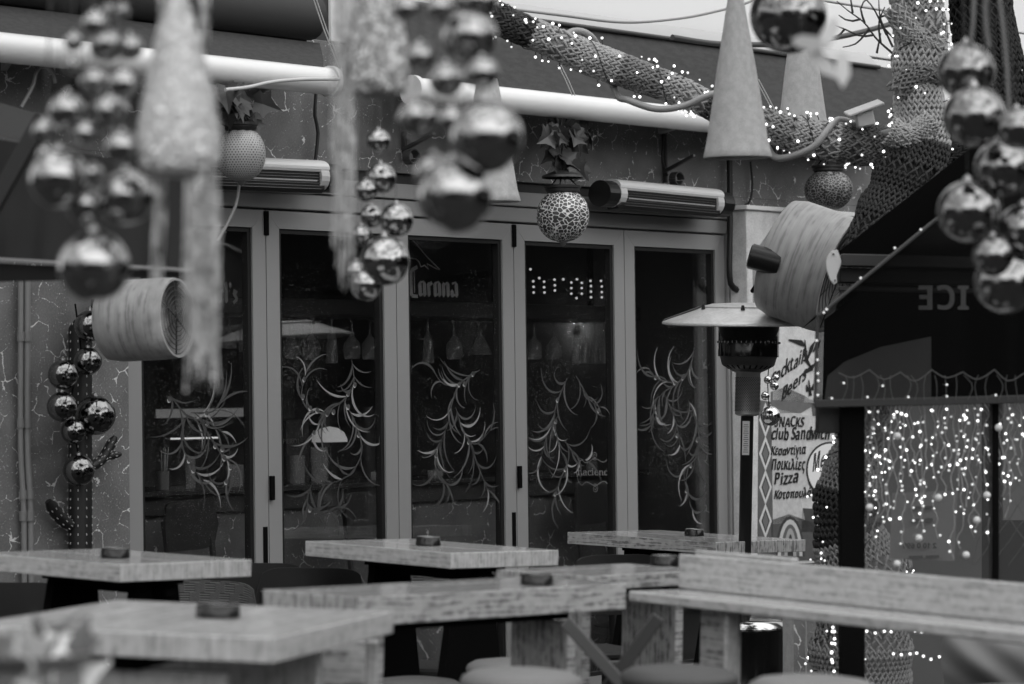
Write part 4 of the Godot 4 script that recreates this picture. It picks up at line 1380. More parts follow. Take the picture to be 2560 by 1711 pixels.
func menu_board() -> void:
	var off := 0.14
	var a := fa(1878, 1405, off); var b := fa(2150, 545, off)
	var root := thing("menu_board", "tall hand-painted menu board listing cocktails, snacks and pizza", "sign", FT * at(Vector3(a.x, 0, off)))
	var st := ST()
	box2(st, Vector3(a.x, fa(1900, 1420, off).y, 0.01), Vector3(b.x, b.y, off), 0.006)
	putf(st, "board", texmat("soft", Vector3(1.4, 1.4, 1), 0.6, 0.85), root)
	# white paint along its top, in place of a lit LED strip
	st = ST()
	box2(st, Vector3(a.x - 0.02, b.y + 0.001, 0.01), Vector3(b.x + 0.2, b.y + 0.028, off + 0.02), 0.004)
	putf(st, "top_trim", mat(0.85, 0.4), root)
	var L := func(pts: Array, z: float) -> PackedVector2Array:
		var o := PackedVector2Array()
		for p in pts:
			var f := fa(p[0], p[1], z)
			o.append(Vector2(f.x, f.y))
		return o
	var shapes := [     # painted patches: outline, tone
		[[[1895, 1000], [1926, 1005], [1930, 1400], [1892, 1400]], 0.16, "painted_column"],
		[[[1926, 1020], [2022, 1040], [2010, 1130], [2020, 1200], [2000, 1250], [2010, 1300], [1930, 1310]], 0.75, "painted_panel"],
		[[[1935, 830], [2020, 850], [2100, 840], [2110, 960], [2060, 1010], [1930, 1000]], 0.85, "painted_sky"],
		[[[1925, 980], [1960, 968], [2010, 990], [2040, 1010], [2000, 1032], [1926, 1034]], 0.20, "painted_hill"],
		[[[2025, 1000], [2100, 970], [2110, 1040], [2030, 1040]], 0.14, "painted_hill"],
		[[[1926, 1300], [1970, 1285], [2040, 1310], [2040, 1400], [1926, 1400]], 0.13, "painted_ground"],
		[[[2004, 1270], [2040, 1272], [2040, 1330], [2000, 1330]], 0.09, "painted_crate"],
		[[[1880, 640], [1935, 560], [1950, 700], [1905, 830], [1882, 830]], 0.36, "painted_cloud"],
	]
	for s in shapes:
		st = ST()
		extrude(st, L.call(s[0], off), Transform3D(Basis(), Vector3(0, 0, off + 0.0005)), 0.003)
		putf(st, s[2], texmat("soft", Vector3(3, 3, 1), 0.65, s[1]), root)
	# arch
	for q in [[36, 100, 0.05], [31, 92, 0.6], [23, 80, 0.13], [15, 70, 0.4], [7, 55, 0.04]]:
		var pts := []
		for k in 13:
			var an := PI * k / 12.0
			pts.append([1972 - q[0] * cos(an), 1390 - q[1] * sin(an)])
		st = ST()
		extrude(st, L.call(pts, off), Transform3D(Basis(), Vector3(0, 0, off + 0.005 + 0.0006 * (36 - q[0]) / 7.0)), 0.0006)
		putf(st, "painted_arch", mat(q[2], 0.65), root)
	# diamonds
	for k in 4:
		var cy := 1050.0 + 84.0 * k
		for q in [[20.0, 44.0, 0.7], [13.0, 30.0, 0.06], [9.0, 22.0, 0.17]]:
			st = ST()
			extrude(st, L.call([[1911 - q[0] * 0.8, cy], [1911, cy - q[1]], [1911 + q[0] * 0.8, cy], [1911, cy + q[1]]], off), Transform3D(Basis(), Vector3(0, 0, off + 0.004 + (20.0 - q[0]) * 0.0001)), 0.0005)
			putf(st, "painted_diamond", mat(q[2], 0.65), root)
	# round sign with a bottle outline
	for q in [[60.0, 0.02, 0.0046], [56.0, 0.85, 0.0054]]:
		var pts := []
		for k in 32: pts.append([2072 + q[0] * cos(TAU * k / 32.0), 1175 + q[0] * 1.18 * sin(TAU * k / 32.0)])
		st = ST()
		extrude(st, L.call(pts, off), Transform3D(Basis(), Vector3(0, 0, off + q[2])), 0.0006)
		putf(st, "painted_disc", mat(q[1], 0.6), root)
	# brush drawn plant above the words
	st = ST()
	for q in [[[1968, 850], [2000, 858], [2012, 868]], [[2008, 850], [2012, 900], [2030, 930]], [[2012, 905], [2025, 870], [2036, 850]], [[2028, 880], [2040, 865], [2048, 850]], [[2000, 938], [2025, 920], [2040, 905]], [[2018, 950], [2022, 990]], [[2012, 962], [2014, 975], [2021, 978]], [[2030, 960], [2028, 972], [2022, 975]]]:
		var pp := []
		for v in L.call(q, off): pp.append(v)
		stroke(st, pp, taper(3, 0.017, 0.5), Transform3D(Basis(), Vector3(0, 0, off + 0.008)))
	putf(st, "painted_plant", mat(0.015, 0.6), root)
	var ink := mat(0.012, 0.6)
	var z := off + 0.0065
	var rows := [["Cocktails", 1922, 968, 2016, 935, 600, 900], ["Beers", 1950, 1005, 2014, 972, 600, 946], ["SNACKS", 1934, 1068, 2008, 1044, 400, 1066], ["club Sandwich", 1925, 1100, 2072, 1072, 400, 1098], ["Κεσαντίγια", 1924, 1138, 2012, 1116, 400, 1136], ["Ποικιλίες", 1926, 1176, 2010, 1150, 400, 1174], ["Pizza", 1932, 1212, 1994, 1184, 400, 1208], ["Κοτοπουλάκια", 1932, 1248, 2052, 1226, 400, 1240], ["Mexican", 2028, 1182, 2110, 1142, 700, 1140]]
	for r in rows: hand_text(root, r[0], r[1], r[2], r[3], r[4], z, ink, true, r[6])
	# baubles hung in front of the board
	var silver := mat(0.7, 0.12, 1.0)
	var bs := thing("bauble_string", "small string of baubles hung in front of the menu board", "baubles", at(P(1925, 960, 14.9)))
	for q in [[1925, 1040, 25], [1935, 965, 11], [1918, 950, 10], [1912, 990, 11], [1938, 945, 9]]:
		bauble(bs, P(q[0], q[1], 14.9), q[2] * 14.9 / FPX, silver, mat(0.5, 0.3, 1.0), 28)
	putw(wire([P(1922, 905, 14.9), P(1918, 960, 14.9), P(1922, 1020, 14.9)], 0.003), "string", black, bs)

# ---------------------------------------------------------------- the knitted tree
func knit(parent: Node3D, called: String, pts: Array, rad: Array, m: Material, st_w: float, phase := 0.0, from := 0.0, to := 1.0) -> void:
	# stitches: pairs of plump slanting loops laid in rows round a path
	var fr := frame_along(pts)
	var loop := ST()
	lathe(loop, [Vector2(0.02, -0.62), Vector2(0.19, -0.45), Vector2(0.25, 0.0), Vector2(0.19, 0.45), Vector2(0.02, 0.62)], 6)
	var ts := []
	var i0 := int(from * (pts.size() - 1)); var i1 := int(to * (pts.size() - 1))
	var along := 0.0
	var next := 0.0
	var row := 0
	for i in range(i0, i1):
		var seg: float = pts[i].distance_to(pts[i + 1])
		while next <= along + seg:
			var f := (next - along) / seg
			var c: Vector3 = pts[i].lerp(pts[i + 1], f)
			var r: float = lerpf(rad[i], rad[i + 1], f)
			var n := maxi(8, int(TAU * r / st_w))
			var band := sin(next * 9.0 + phase) + sin(next * 23.0 + phase * 2.0)
			var open := 1.0 if band > 0.45 else 0.0          # lacy rows leave holes
			for k in n:
				if open > 0.5 and (k + row) % 2 == 0: continue
				for sg in [-1.0, 1.0]:
					var an: float = TAU * (k + 0.25 * sg + 0.5 * (row % 2) * open) / n + 0.6 * sin(next * 2.0)
					var nn: Vector3 = fr[i].x * cos(an) + fr[i].y * sin(an)
					var tt: Vector3 = fr[i].z.cross(nn)
					var lean: Vector3 = (fr[i].z + tt * sg * (0.55 + 0.25 * open)).normalized()
					var b := Basis(lean.cross(nn), lean, nn)
					var s := st_w * rng.randf_range(0.92, 1.12)
					ts.append(Transform3D(b.scaled_local(Vector3(s, s * (1.15 + 0.3 * open), s)), c + nn * (r + rng.randf_range(-0.002, 0.003))))
			next += st_w * 0.92
			row += 1
		along += seg
	var st := ST()
	var rr := []
	for r in rad: rr.append(r * 0.87)
	tube(st, pts, rr, 20)
	var part := putw(st, called, m, parent)
	var node := part
	copies(loop.commit(), ts, "knit_stitches", m, parent)

func px_path(q: Array, d: float, step: float) -> Array:    # [x, y, radius px, depth]: smooth path and radii in metres
	var pts := []
	for p in q: pts.append(P(p[0], p[1], p[3] if p.size() > 3 else d))
	var sm := curve(pts, step)
	var rad := []
	for s in sm:      # radius from the nearest given points
		var best := 0; var bd := 1e9
		for i in pts.size() - 1:
			var cl := Geometry3D.get_closest_point_to_segment(s, pts[i], pts[i + 1])
			if cl.distance_to(s) < bd: bd = cl.distance_to(s); best = i
		var l: float = pts[best].distance_to(pts[best + 1])
		var f := clampf(Geometry3D.get_closest_point_to_segment(s, pts[best], pts[best + 1]).distance_to(pts[best]) / l, 0, 1)
		rad.append(lerpf(q[best][2], q[best + 1][2], f) * d / FPX)
	return [sm, rad]

var dim_glow := glow(0.9, 0.5)

func fairy(parent: Node3D, pts: Array, rad: Array, n: int, bulb: Mesh, gm: Material, wire_m: Material, front: float) -> void:
	var fr := frame_along(pts)
	var st := ST()
	var spiral := []
	for i in pts.size():
		var an := i * 0.55 + 0.8 * sin(i * 0.23)
		spiral.append(pts[i] + (fr[i].x * cos(an) + fr[i].y * sin(an)) * (rad[i] + 0.012))
	tube(st, spiral, 0.0022, 4)
	putw(st, "wire", wire_m, parent)
	st = ST()
	var inv := parent.transform.affine_inverse()
	for k in n:
		var i := rng.randi_range(0, pts.size() - 1)
		var an := rng.randf() * TAU
		var nn: Vector3 = fr[i].x * cos(an) + fr[i].y * sin(an)
		var look: Vector3 = (cam_t.origin - pts[i]).normalized()
		if nn.dot(look) < front: nn = (nn + look * rng.randf_range(0.3, 1.2)).normalized()
		nn = (nn - fr[i].z * nn.dot(fr[i].z)).normalized()
		var base: Vector3 = pts[i] + nn * (rad[i] + 0.004)
		var tip: Vector3 = base + (nn + Vector3(rng.randf_range(-0.8, 0.8), rng.randf_range(-0.8, 0.5), rng.randf_range(-0.8, 0.8))).normalized() * rng.randf_range(0.008, 0.035)
		tube(st, [base, tip], 0.0022, 4, false)
		var bs := rng.randf_range(0.65, 1.2)
		put(bulb, "bulb", gm if rng.randf() < 0.6 else dim_glow, parent, inv * Transform3D(Basis().scaled(Vector3(bs, bs, bs)), tip))
	putw(st, "leads", wire_m, parent)

func tree() -> void:
	var D := 13.0
	var yarn := mat(0.34, 0.9)
	var yarn_d := mat(0.055, 0.9)
	var yarn_b := mat(0.02, 0.95)
	var br := px_path([[1150, -40, 36], [1238, 42, 37], [1363, 99, 36], [1473, 147, 40], [1583, 187, 38], [1693, 227, 34], [1766, 262, 32], [1850, 296, 34], [1938, 322, 40], [2030, 348, 46], [2140, 362, 50], [2240, 362, 48], [2310, 330, 40]], D, 0.03)
	var tr := px_path([[2290, -120, 70], [2292, 0, 68], [2301, 110, 64], [2294, 220, 60], [2296, 300, 66], [2280, 390, 84], [2235, 520, 84], [2180, 700, 80], [2165, 950, 64], [2150, 1100, 66], [2125, 1200, 70], [2108, 1300, 76], [2145, 1420, 116], [2150, 1500, 118], [2150, 1750, 120], [2150, 1860, 125]], D, 0.035)
	var root := thing("yarn_wrapped_tree", "leaning street tree wrapped in knitted yarn with one long low limb", "tree", at(tr[0][-1] * Vector3(1, 0, 1) + Vector3(0, street_y(tr[0][-1]), 0)))
	var nb: int = br[0].size()
	var tones := [0.4, 0.05, 0.34, 0.38, 0.2, 0.34, 0.09, 0.24, 0.34, 0.13, 0.26]
	for k in tones.size():
		var i0 := int(nb * k / float(tones.size()))
		var i1 := mini(int(nb * (k + 1) / float(tones.size())) + 1, nb)
		knit(root, "limb", br[0].slice(i0, i1), br[1].slice(i0, i1), mat(tones[k], 0.9), 0.026, 0.3 + k)
	var n: int = tr[0].size()
	var cut := int(n * 0.24)
	for i in n: tr[1][i] *= 1.0 + 0.07 * sin(i * 0.55) + 0.05 * sin(i * 1.3 + 1.0)
	var c1 := int(cut * 0.35); var c2 := int(cut * 0.62)
	knit(root, "trunk", tr[0].slice(0, c1 + 1), tr[1].slice(0, c1 + 1), mat(0.4, 0.9), 0.024, 1.7)
	knit(root, "trunk", tr[0].slice(c1, c2 + 1), tr[1].slice(c1, c2 + 1), mat(0.34, 0.9), 0.03, 0.2)
	knit(root, "trunk", tr[0].slice(c2, cut + 1), tr[1].slice(c2, cut + 1), mat(0.4, 0.9), 0.026, 2.9)
	var patch := px_path([[2235, 20, 30], [2290, 95, 36], [2352, 120, 30]], D - 0.06, 0.03)
	knit(root, "patch", patch[0], patch[1], mat(0.4, 0.9), 0.019, 0.4)
	patch = px_path([[2238, 230, 24], [2300, 180, 34], [2356, 190, 24]], D - 0.08, 0.03)
	knit(root, "patch", patch[0], patch[1], mat(0.2, 0.9), 0.022, 1.4)
	var marks := [cut]
	for yy in [760.0, 1225.0, 1335.0]:
		for i in range(cut, n):
			var v: Vector3 = cam_t.affine_inverse() * tr[0][i]
			if CY + v.y / v.z * FPX > yy:
				marks.append(i)
				break
	marks.append(n - 1)
	for k in marks.size() - 1: knit(root, "trunk", tr[0].slice(marks[k], marks[k + 1] + 1), tr[1].slice(marks[k], marks[k + 1] + 1), [yarn_d, mat(0.2, 0.9), mat(0.03, 0.9), mat(0.24, 0.9)][k], 0.026, 2.2 + k)
	var b2 := px_path([[2440, -100, 70], [2455, 60, 78], [2480, 220, 80], [2440, 380, 74], [2350, 440, 70]], D + 0.35, 0.04)
	knit(root, "second_limb", b2[0], b2[1], yarn_b, 0.03, 0.9)
	# knitted collar at the fork
	var col := px_path([[2225, 330, 34], [2270, 345, 30], [2330, 300, 28]], D - 0.12, 0.03)
	knit(root, "collar", col[0], col[1], mat(0.4, 0.9), 0.019, 3.0)
	# crown over the street: it shades the tables and shows in the baubles and the glass
	var lf := ivy_leaf()
	var leaves := []
	for k in 3200:
		var cl := k / 40
		var h := fposmod(cl * 0.618034, 1.0); var h2 := fposmod(cl * 0.754878, 1.0); var h3 := fposmod(cl * 0.569840, 1.0)
		var c := Vector3(lerpf(-4.0, 4.0, h), lerpf(4.0, 5.2, h3), lerpf(-11.0, -3.0, h2))
		var s := rng.randf_range(0.10, 0.17)
		leaves.append(Transform3D(Basis.from_euler(Vector3(rng.randf() * 6.0, rng.randf() * 6.0, rng.randf() * 6.0)).scaled(Vector3(s, s, s)), c + Vector3(rng.randfn(0, 0.28), rng.randfn(0, 0.12), rng.randfn(0, 0.28))))
	copies(lf, leaves, "crown", mat(0.05, 0.6), root)
	for q in [[Vector3(2.0, 4.4, -12.4), Vector3(1.2, 4.6, -8.0), Vector3(-1.5, 4.7, -4.0)], [Vector3(2.0, 4.3, -12.6), Vector3(0.0, 4.5, -10.0), Vector3(-3.4, 4.6, -7.5)], [Vector3(1.95, 4.2, -12.8), Vector3(3.0, 4.5, -9.0), Vector3(3.4, 4.6, -4.5)]]:
		var bst := ST()
		var bp := curve([tr[0][0], q[0], q[1], q[2]], 0.2)
		var brr := []
		for i in bp.size(): brr.append(lerpf(0.09, 0.02, float(i) / bp.size()))
		tube(bst, bp, brr, 8)
		putw(bst, "limb", mat(0.05, 0.9), root)
	# bare twigs against the white boards
	var twig_m := mat(0.05, 0.8)
	for q in [[[2235, 140], [2190, 100], [2160, 60], [2120, 30], [2090, 5]], [[2180, 90], [2150, 92], [2110, 75], [2078, 62]], [[2230, 120], [2200, 50], [2195, 0]], [[2195, 45], [2230, 36]], [[2160, 60], [2150, 20], [2170, -5]], [[2200, 110], [2195, 60], [2210, 20]], [[2190, 135], [2200, 85]], [[2150, 50], [2120, 55], [2095, 40]], [[2170, 75], [2140, 110], [2105, 120]], [[2215, 90], [2180, 20], [2150, -10]], [[2205, 70], [2235, 100]], [[2130, 35], [2125, 0]], [[2110, 75], [2090, 95], [2070, 92]]]:
		var pts := []
		for p in q: pts.append(P(p[0], p[1], D + 0.2))
		var sm := curve(pts, 0.03)
		var rr := []
		for i in sm.size(): rr.append(lerpf(0.006, 0.002, float(i) / sm.size()))
		var st := ST()
		tube(st, sm, rr, 5)
		putw(st, "twig", twig_m, root)
	# hose wound round the limb
	var hose := thing("rope_light_hose", "smooth grey hose wound loosely round the knitted limb", "hose", at(P(1700, 250, D)))
	var hp := []
	for q in [[1380, 140, 0.08], [1405, 105, -0.02], [1432, 80, 0.0], [1470, 88, 0.02], [1500, 130, 0.1], [1540, 235, 0.03], [1570, 252, -0.04], [1640, 274, -0.07], [1710, 266, -0.09], [1790, 235, -0.1], [1850, 260, 0.05], [1900, 330, 0.09], [1930, 390, 0.02], [1970, 394, -0.04], [2030, 370, -0.1], [2065, 330, -0.09], [2092, 302, -0.02], [2130, 310, 0.08], [2180, 335, -0.02], [2240, 328, -0.12], [2290, 308, -0.12]]:
		hp.append(P(q[0], q[1], D + q[2]))
	var st := ST()
	tube(st, curve(hp, 0.02), 0.016, 10)
	putw(st, "hose", mat(0.3, 0.45), hose)
	# fairy lights
	var bulb := sphere(0.0062, 8)
	var gm := glow(0.9, 1.5)
	var fl := thing("fairy_lights", "string of small white lights wound along the knitted limb", "lights", at(P(1600, 190, D)))
	fairy(fl, br[0].slice(6), br[1].slice(6), 170, bulb, gm, mat(0.02, 0.6), 0.0)
	var fl2 := thing("fairy_lights", "string of small white lights round the knitted upper trunk", "lights", at(P(2290, 200, D)))
	fairy(fl2, tr[0].slice(7, 26), tr[1].slice(7, 26), 46, bulb, gm, mat(0.02, 0.6), 0.1)
	var fl3 := thing("fairy_lights", "string of small white lights round the knitted trunk base behind the black post", "lights", at(P(2120, 1200, D)))
	fairy(fl3, tr[0].slice(int(n * 0.58), n - 4), tr[1].slice(int(n * 0.58), n - 4), 70, bulb, gm, mat(0.02, 0.6), 0.2)
	# junction box on the limb
	var jb := thing("bird_table", "small pale box with a sloping lid standing on the knitted limb", "box", at(P(2160, 320, D - 0.1)))
	st = ST()
	box(st, P(2160, 300, D - 0.1), Vector3(0.08, 0.07, 0.08), 0.006, cam_t.basis * Basis(Vector3.BACK, 0.2))
	putw(st, "box", mat(0.4, 0.5), jb)
	st = ST()
	box(st, P(2158, 272, D - 0.1), Vector3(0.17, 0.014, 0.13), 0.004, cam_t.basis * Basis(Vector3.BACK, 0.35) * Basis(Vector3.RIGHT, 0.2))
	putw(st, "lid", mat(0.5, 0.5), jb)

# ---------------------------------------------------------------- kiosk on the right
func flat_px(st: SurfaceTool, q: Array, d: float, thick: float) -> void:     # upright board facing the street, outline in pixels at depth d
	var o := P(q[0][0], q[0][1], d)
	var poly := PackedVector2Array()
	for p in q:
		var v: Vector3 = cam_t.basis.inverse() * (P(p[0], p[1], d) - o)
		poly.append(Vector2(v.x, v.y))
	extrude(st, poly, Transform3D(cam_t.basis, o), -thick)

func kiosk() -> void:
	var D := 10.8
	var foot := P(2127, 1711, D)
	var base := Vector3(foot.x, street_y(foot), foot.z)
	var root := thing("market_kiosk", "dark kiosk with smoky vinyl gable and clear light-hung window", "kiosk", at(base))
	var vinyl := pane_mat(0.5, 0.006, 0.05)
	var st := ST()
	flat_px(st, [[2042, 792], [2330, 556], [2620, 360], [2620, 1000], [2036, 1008]], D, 0.002)
	putw(st, "vinyl_gable", vinyl, root)
	var seam := mat(0.05, 0.35)
	for q in [[[2042, 792], [2330, 556]], [[2330, 556], [2620, 360]], [[2042, 792], [2036, 1008]]]:
		st = ST()
		bar(st, P(q[0][0], q[0][1], D - 0.01), P(q[1][0], q[1][1], D - 0.01), 0.012, 0.03 if q[0][0] != 2042 or q[1][1] < 700 else 0.02, cam_t.basis.z)
		putw(st, "vinyl_seam", seam, root)
	st = ST()
	bar(st, P(2034, 1010, D - 0.01), P(2640, 996, D - 0.01), 0.02, 0.03)
	putw(st, "hem_bar", mat(0.03, 0.4), root)
	# posts
	for q in [[2127, 60], [2482, 16]]:
		st = ST()
		var a := P(q[0], 1008, D + 0.1)
		var f := P(q[0] - 6, 1711, D + 0.1)
		var lo := Vector3(f.x, street_y(f), f.z)
		bar(st, a, lo, q[1] * D / FPX, 0.09, Vector3.FORWARD)
		putw(st, "post", black, root)
	st = ST()
	bar(st, P(2040, 1050, D + 0.15), P(2110, 1052, D + 0.15), 0.1, 0.1)
	putw(st, "speaker_box", mat(0.01, 0.5), root)
	# clear window sheet and the grey panels behind it
	st = ST()
	flat_px(st, [[2158, 1012], [2640, 1000], [2640, 1760], [2158, 1760]], D + 0.06, 0.002)
	putw(st, "window_sheet", pane_mat(0.06, 0.3, 0.05), root)
	st = ST()
	flat_px(st, [[2150, 1000], [2452, 1000], [2452, 1780], [2150, 1780]], 14.6, 0.03)
	putw(st, "back_panel", mat(0.12, 0.8), root)
	st = ST()
	flat_px(st, [[2505, 990], [2700, 990], [2700, 1300], [2505, 1300]], 13.6, 0.03)
	putw(st, "side_panel", mat(0.16, 0.8), root)
	st = ST()
	flat_px(st, [[2440, 1000], [2760, 1000], [2760, 1780], [2440, 1780]], 14.9, 0.03)
	putw(st, "back_panel", mat(0.02, 0.8), root)
	# grey sheet behind the gable, standing in for a curved reflection in the vinyl
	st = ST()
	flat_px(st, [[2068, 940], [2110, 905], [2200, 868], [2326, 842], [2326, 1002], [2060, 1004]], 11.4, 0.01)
	putw(st, "reflection_sheet", mat(0.3, 0.8), root)
	st = ST()
	flat_px(st, [[2060, 800], [2340, 580], [2640, 380], [2640, 1000], [2056, 1000]], 12.7, 0.02)
	putw(st, "added_dark_backing", mat(0.004, 0.9, 0.0, 0.2), root)  # black sheet added behind the vinyl to keep the gable dark
	# loops of flex inside the bottom of the gable
	for k in 6:
		st = ST()
		var x0 := 2095.0 + k * 78.0
		tube(st, curve([P(x0, 932 - (k % 2) * 6, D - 0.03), P(x0 + 35, 945 + 4 * (k % 3), D - 0.03), P(x0 + 78, 930 - ((k + 1) % 2) * 6, D - 0.03)], 0.02), 0.0022, 5)
		for j in 3: tube(st, curve([P(x0 + 8 + 24 * j + rng.randf_range(-9, 9), 938, D - 0.03), P(x0 + 14 + 24 * j + rng.randf_range(-12, 12), 965, D - 0.03), P(x0 + 10 + 24 * j, 1000, D - 0.03)], 0.02), 0.0014, 4)
		putw(st, "flex", mat(0.09, 0.6), root)
	# roof, seen only from below
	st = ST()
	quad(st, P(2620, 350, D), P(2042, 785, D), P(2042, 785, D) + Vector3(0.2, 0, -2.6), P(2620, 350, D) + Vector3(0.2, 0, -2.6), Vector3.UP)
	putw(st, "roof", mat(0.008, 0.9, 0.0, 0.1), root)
	# notice with mirrored print, fixed inside the window
	var nt := thing("paper_notice", "grey paper notice with reversed print fixed inside the kiosk window", "notice", at(P(2310, 1400, 11.6)))
	st = ST()
	flat_px(st, [[2228, 1232], [2392, 1226], [2384, 1402], [2222, 1396]], 11.6, 0.002)
	putw(st, "sheet", mat(0.20, 0.8), nt)
	for q in [["2 10 0 699", 2256, 1364, 2340, 0.022, 700]]:
		var tm := lettering(q[0], q[4], 0.001, false, false, q[5])
		var bb := tm.get_aabb()
		var w: float = (q[3] - q[1]) * 11.55 / FPX
		var o := put(tm, "print", mat(0.03, 0.7), nt)
		var k := w / bb.size.x
		o.transform = nt.transform.affine_inverse() * Transform3D(cam_t.basis * Basis(Vector3(-k, 0, 0), Vector3(0, k, 0), Vector3(0, 0, -1)), P(q[3], q[2], 11.585))
	for q in [[2276, 2302, 1266, 8], [2308, 2334, 1265, 8], [2276, 2306, 1297, 10], [2310, 2330, 1296, 10], [2270, 2305, 1389, 7], [2312, 2346, 1388, 7]]:
		st = ST()
		flat_px(st, [[q[0], q[2]], [q[1], q[2] - 1], [q[1], q[2] + q[3] - 1], [q[0], q[2] + q[3]]], 11.59, 0.002)
		putw(st, "print", mat(0.08, 0.8), nt)
	# wire net at the right
	var net := thing("wire_net", "thin diamond wire net hung at the end of the kiosk window", "net", at(P(2520, 1420, D + 0.2)))
	st = ST()
	for k in 9:
		for sg in [-1.0, 1.0]:
			var x0 := 2440.0 + k * 42.0 - (0.0 if sg > 0 else -120.0)
			var pts := []
			for j in 14: pts.append(P(clampf(x0 + sg * (j * 22.0 - 120.0), 2432, 2640) + rng.randf_range(-4, 4), 1010 + j * 31, D + 0.2))
			tube(st, pts, 0.0016, 4, false)
	putw(st, "wires", mat(0.12, 0.6), net)
	# curtain of lights
	var cl := thing("curtain_lights", "curtain of small white lights hanging inside the kiosk window", "lights", at(P(2350, 1010, D + 0.12)))
	var bulb := sphere(0.0044, 8)
	var gm := glow(0.9, 2.2)
	var inv := cl.transform.affine_inverse()
	st = ST()
	tube(st, [P(2150, 1012, D + 0.12), P(2640, 1002, D + 0.12)], 0.004, 5)
	for k in 40:
		var x := 2158.0 + k * 11.2 + rng.randf_range(-5, 5)
		var yl := rng.randf_range(1150, 1415)
		var pts := []
		var yy := 1008.0
		while yy < yl:
			pts.append(P(x + rng.randf_range(-9, 9), yy, D + 0.12 + rng.randf_range(-0.02, 0.02)))
			yy += 26.0
		if pts.size() < 3: continue
		tube(st, curve(pts, 0.02), 0.0024, 4, false)
		for p in pts.slice(1):
			if rng.randf() < 0.7:
				var bs := rng.randf_range(0.6, 1.25)
				put(bulb, "bulb", gm if rng.randf() < 0.5 else dim_glow, cl, inv * Transform3D(Basis().scaled(Vector3(bs, bs, bs)), p + Vector3(rng.randf_range(-0.012, 0.012), rng.randf_range(-0.02, 0.02), 0.0)))
	putw(st, "wire", mat(0.4, 0.6), cl)
	var frost := sphere(0.0145, 16)
	for q in [[2241, 1090], [2494, 1069], [2172, 1268], [2344, 1244], [2465, 1238], [2241, 1409], [2295, 1345], [2413, 1387], [2440, 1300]]:
		put(frost, "frosted_ball", mat(0.75, 0.5), cl, inv * at(P(q[0], q[1], D + 0.02)))
	# low strings of lights under the ledge
	for q in [[[[2166, 1575], [2205, 1574], [2230, 1568], [2248, 1563], [2280, 1573], [2340, 1572]], 10, "low string of lights looped across the kiosk skirt"], [[[2230, 1624], [2266, 1630], [2290, 1624], [2316, 1646], [2342, 1643]], 7, "lower string of lights sagging across the kiosk skirt"], [[[2076, 1552], [2080, 1600], [2078, 1640], [2082, 1668]], 12, "short string of lights dangling beside the black post"]]:
		var ls := thing("fairy_lights", q[2], "lights", at(P(q[0][0][0], q[0][0][1], D + 0.1)))
		var pts := []
		for p in q[0]: pts.append(P(p[0], p[1], D + 0.1))
		putw(wire(pts, 0.002, 0.03, 4), "wire", mat(0.03, 0.6), ls)
		var sm := curve(pts, 0.01)
		for k in q[1]: put(bulb, "bulb", gm, ls, ls.transform.affine_inverse() * at(sm[int((sm.size() - 1) * k / (q[1] - 1.0))] + Vector3(rng.randf_range(-0.006, 0.006), rng.randf_range(-0.012, 0.012), 0.03)))
	# bulbs along the vinyl seams
	var sl := thing("seam_lights", "row of tiny lights along the edge of the smoky vinyl gable", "lights", at(P(2040, 1005, D - 0.05)))
	for q in [[2040, 852], [2042, 900], [2043, 934], [2044, 952], [2043, 988], [2078, 996], [2167, 993], [2269, 993], [2365, 991], [2487, 988], [2235, 621], [2150, 696], [2065, 774], [2058, 782], [2205, 965], [2365, 962], [2300, 575], [2108, 958]]:
		put(bulb, "bulb", glow(0.9, 0.35), sl, sl.transform.affine_inverse() * at(P(q[0], q[1], D - 0.04)))
	# dark awning behind the kiosk with a white end cap
	var da := thing("dark_awning", "black folded awning with a white fin-shaped end cap beside the kiosk", "awning", at(P(2085, 700, 11.9)))
	st = ST()
	bar(st, P(2098, 652, 11.9), P(2700, 664, 11.9), 0.12, 0.05)
	putw(st, "front_bar", mat(0.035, 0.35), da)
	st = ST()
	bar(st, P(2094, 690, 11.95), P(2700, 704, 11.95), 0.12, 0.06)
	putw(st, "valance", mat(0.008, 0.6), da)
	st = ST()
	bar(st, P(2094, 722, 11.9), P(2700, 734, 11.9), 0.05, 0.02)
	putw(st, "lower_bar", mat(0.05, 0.35), da)
	st = ST()
	flat_px(st, [[2098, 628], [2300, 470], [2500, 312], [2720, 200], [2720, 640], [2100, 640]], 12.0, 0.03)
	putw(st, "fabric", mat(0.006, 0.9, 0.0, 0.1), da)
	st = ST()
	flat_px(st, [[2080, 626], [2092, 625], [2103, 655], [2090, 690], [2091, 708], [2084, 712], [2074, 700], [2066, 675], [2064, 655], [2070, 638]], 11.85, 0.03)
	putw(st, "end_cap", mat(0.75, 0.5), da)
	for sc in [[2082, 636], [2086, 702]]:
		st = ST()
		tube(st, [P(sc[0], sc[1], 11.86), P(sc[0], sc[1], 11.838)], 0.004, 8)
		putw(st, "screw", mat(0.1, 0.4, 0.8), da)
	var ic := thing("reversed_sign", "faint grey sign seen from behind through the vinyl, letters reversed", "sign", at(P(2360, 745, 11.4)))
	var tm := lettering("ICE", 0.2, 0.004, false, false, 700)
	var bb := tm.get_aabb()
	var kx := 125.0 * 11.4 / FPX / bb.size.x
	var ky := 62.0 * 11.4 / FPX / bb.size.y
	var o := put(tm, "lettering", mat(0.6, 0.7), ic)
	o.transform = ic.transform.affine_inverse() * Transform3D(cam_t.basis * Basis(Vector3(-kx, 0, 0), Vector3(0, ky, 0), Vector3(0, 0, -1)), P(2422, 775, 11.4) - cam_t.basis.y * bb.position.y * ky)
	# cloth hanging at the right under the ledge
	var ch := thing("draped_cloth", "pale cloth bundled over a seat at the right of the ledge", "cloth", at(P(2460, 1700, 9.6)))
	st = ST()
	var nu := 30; var nv := 22
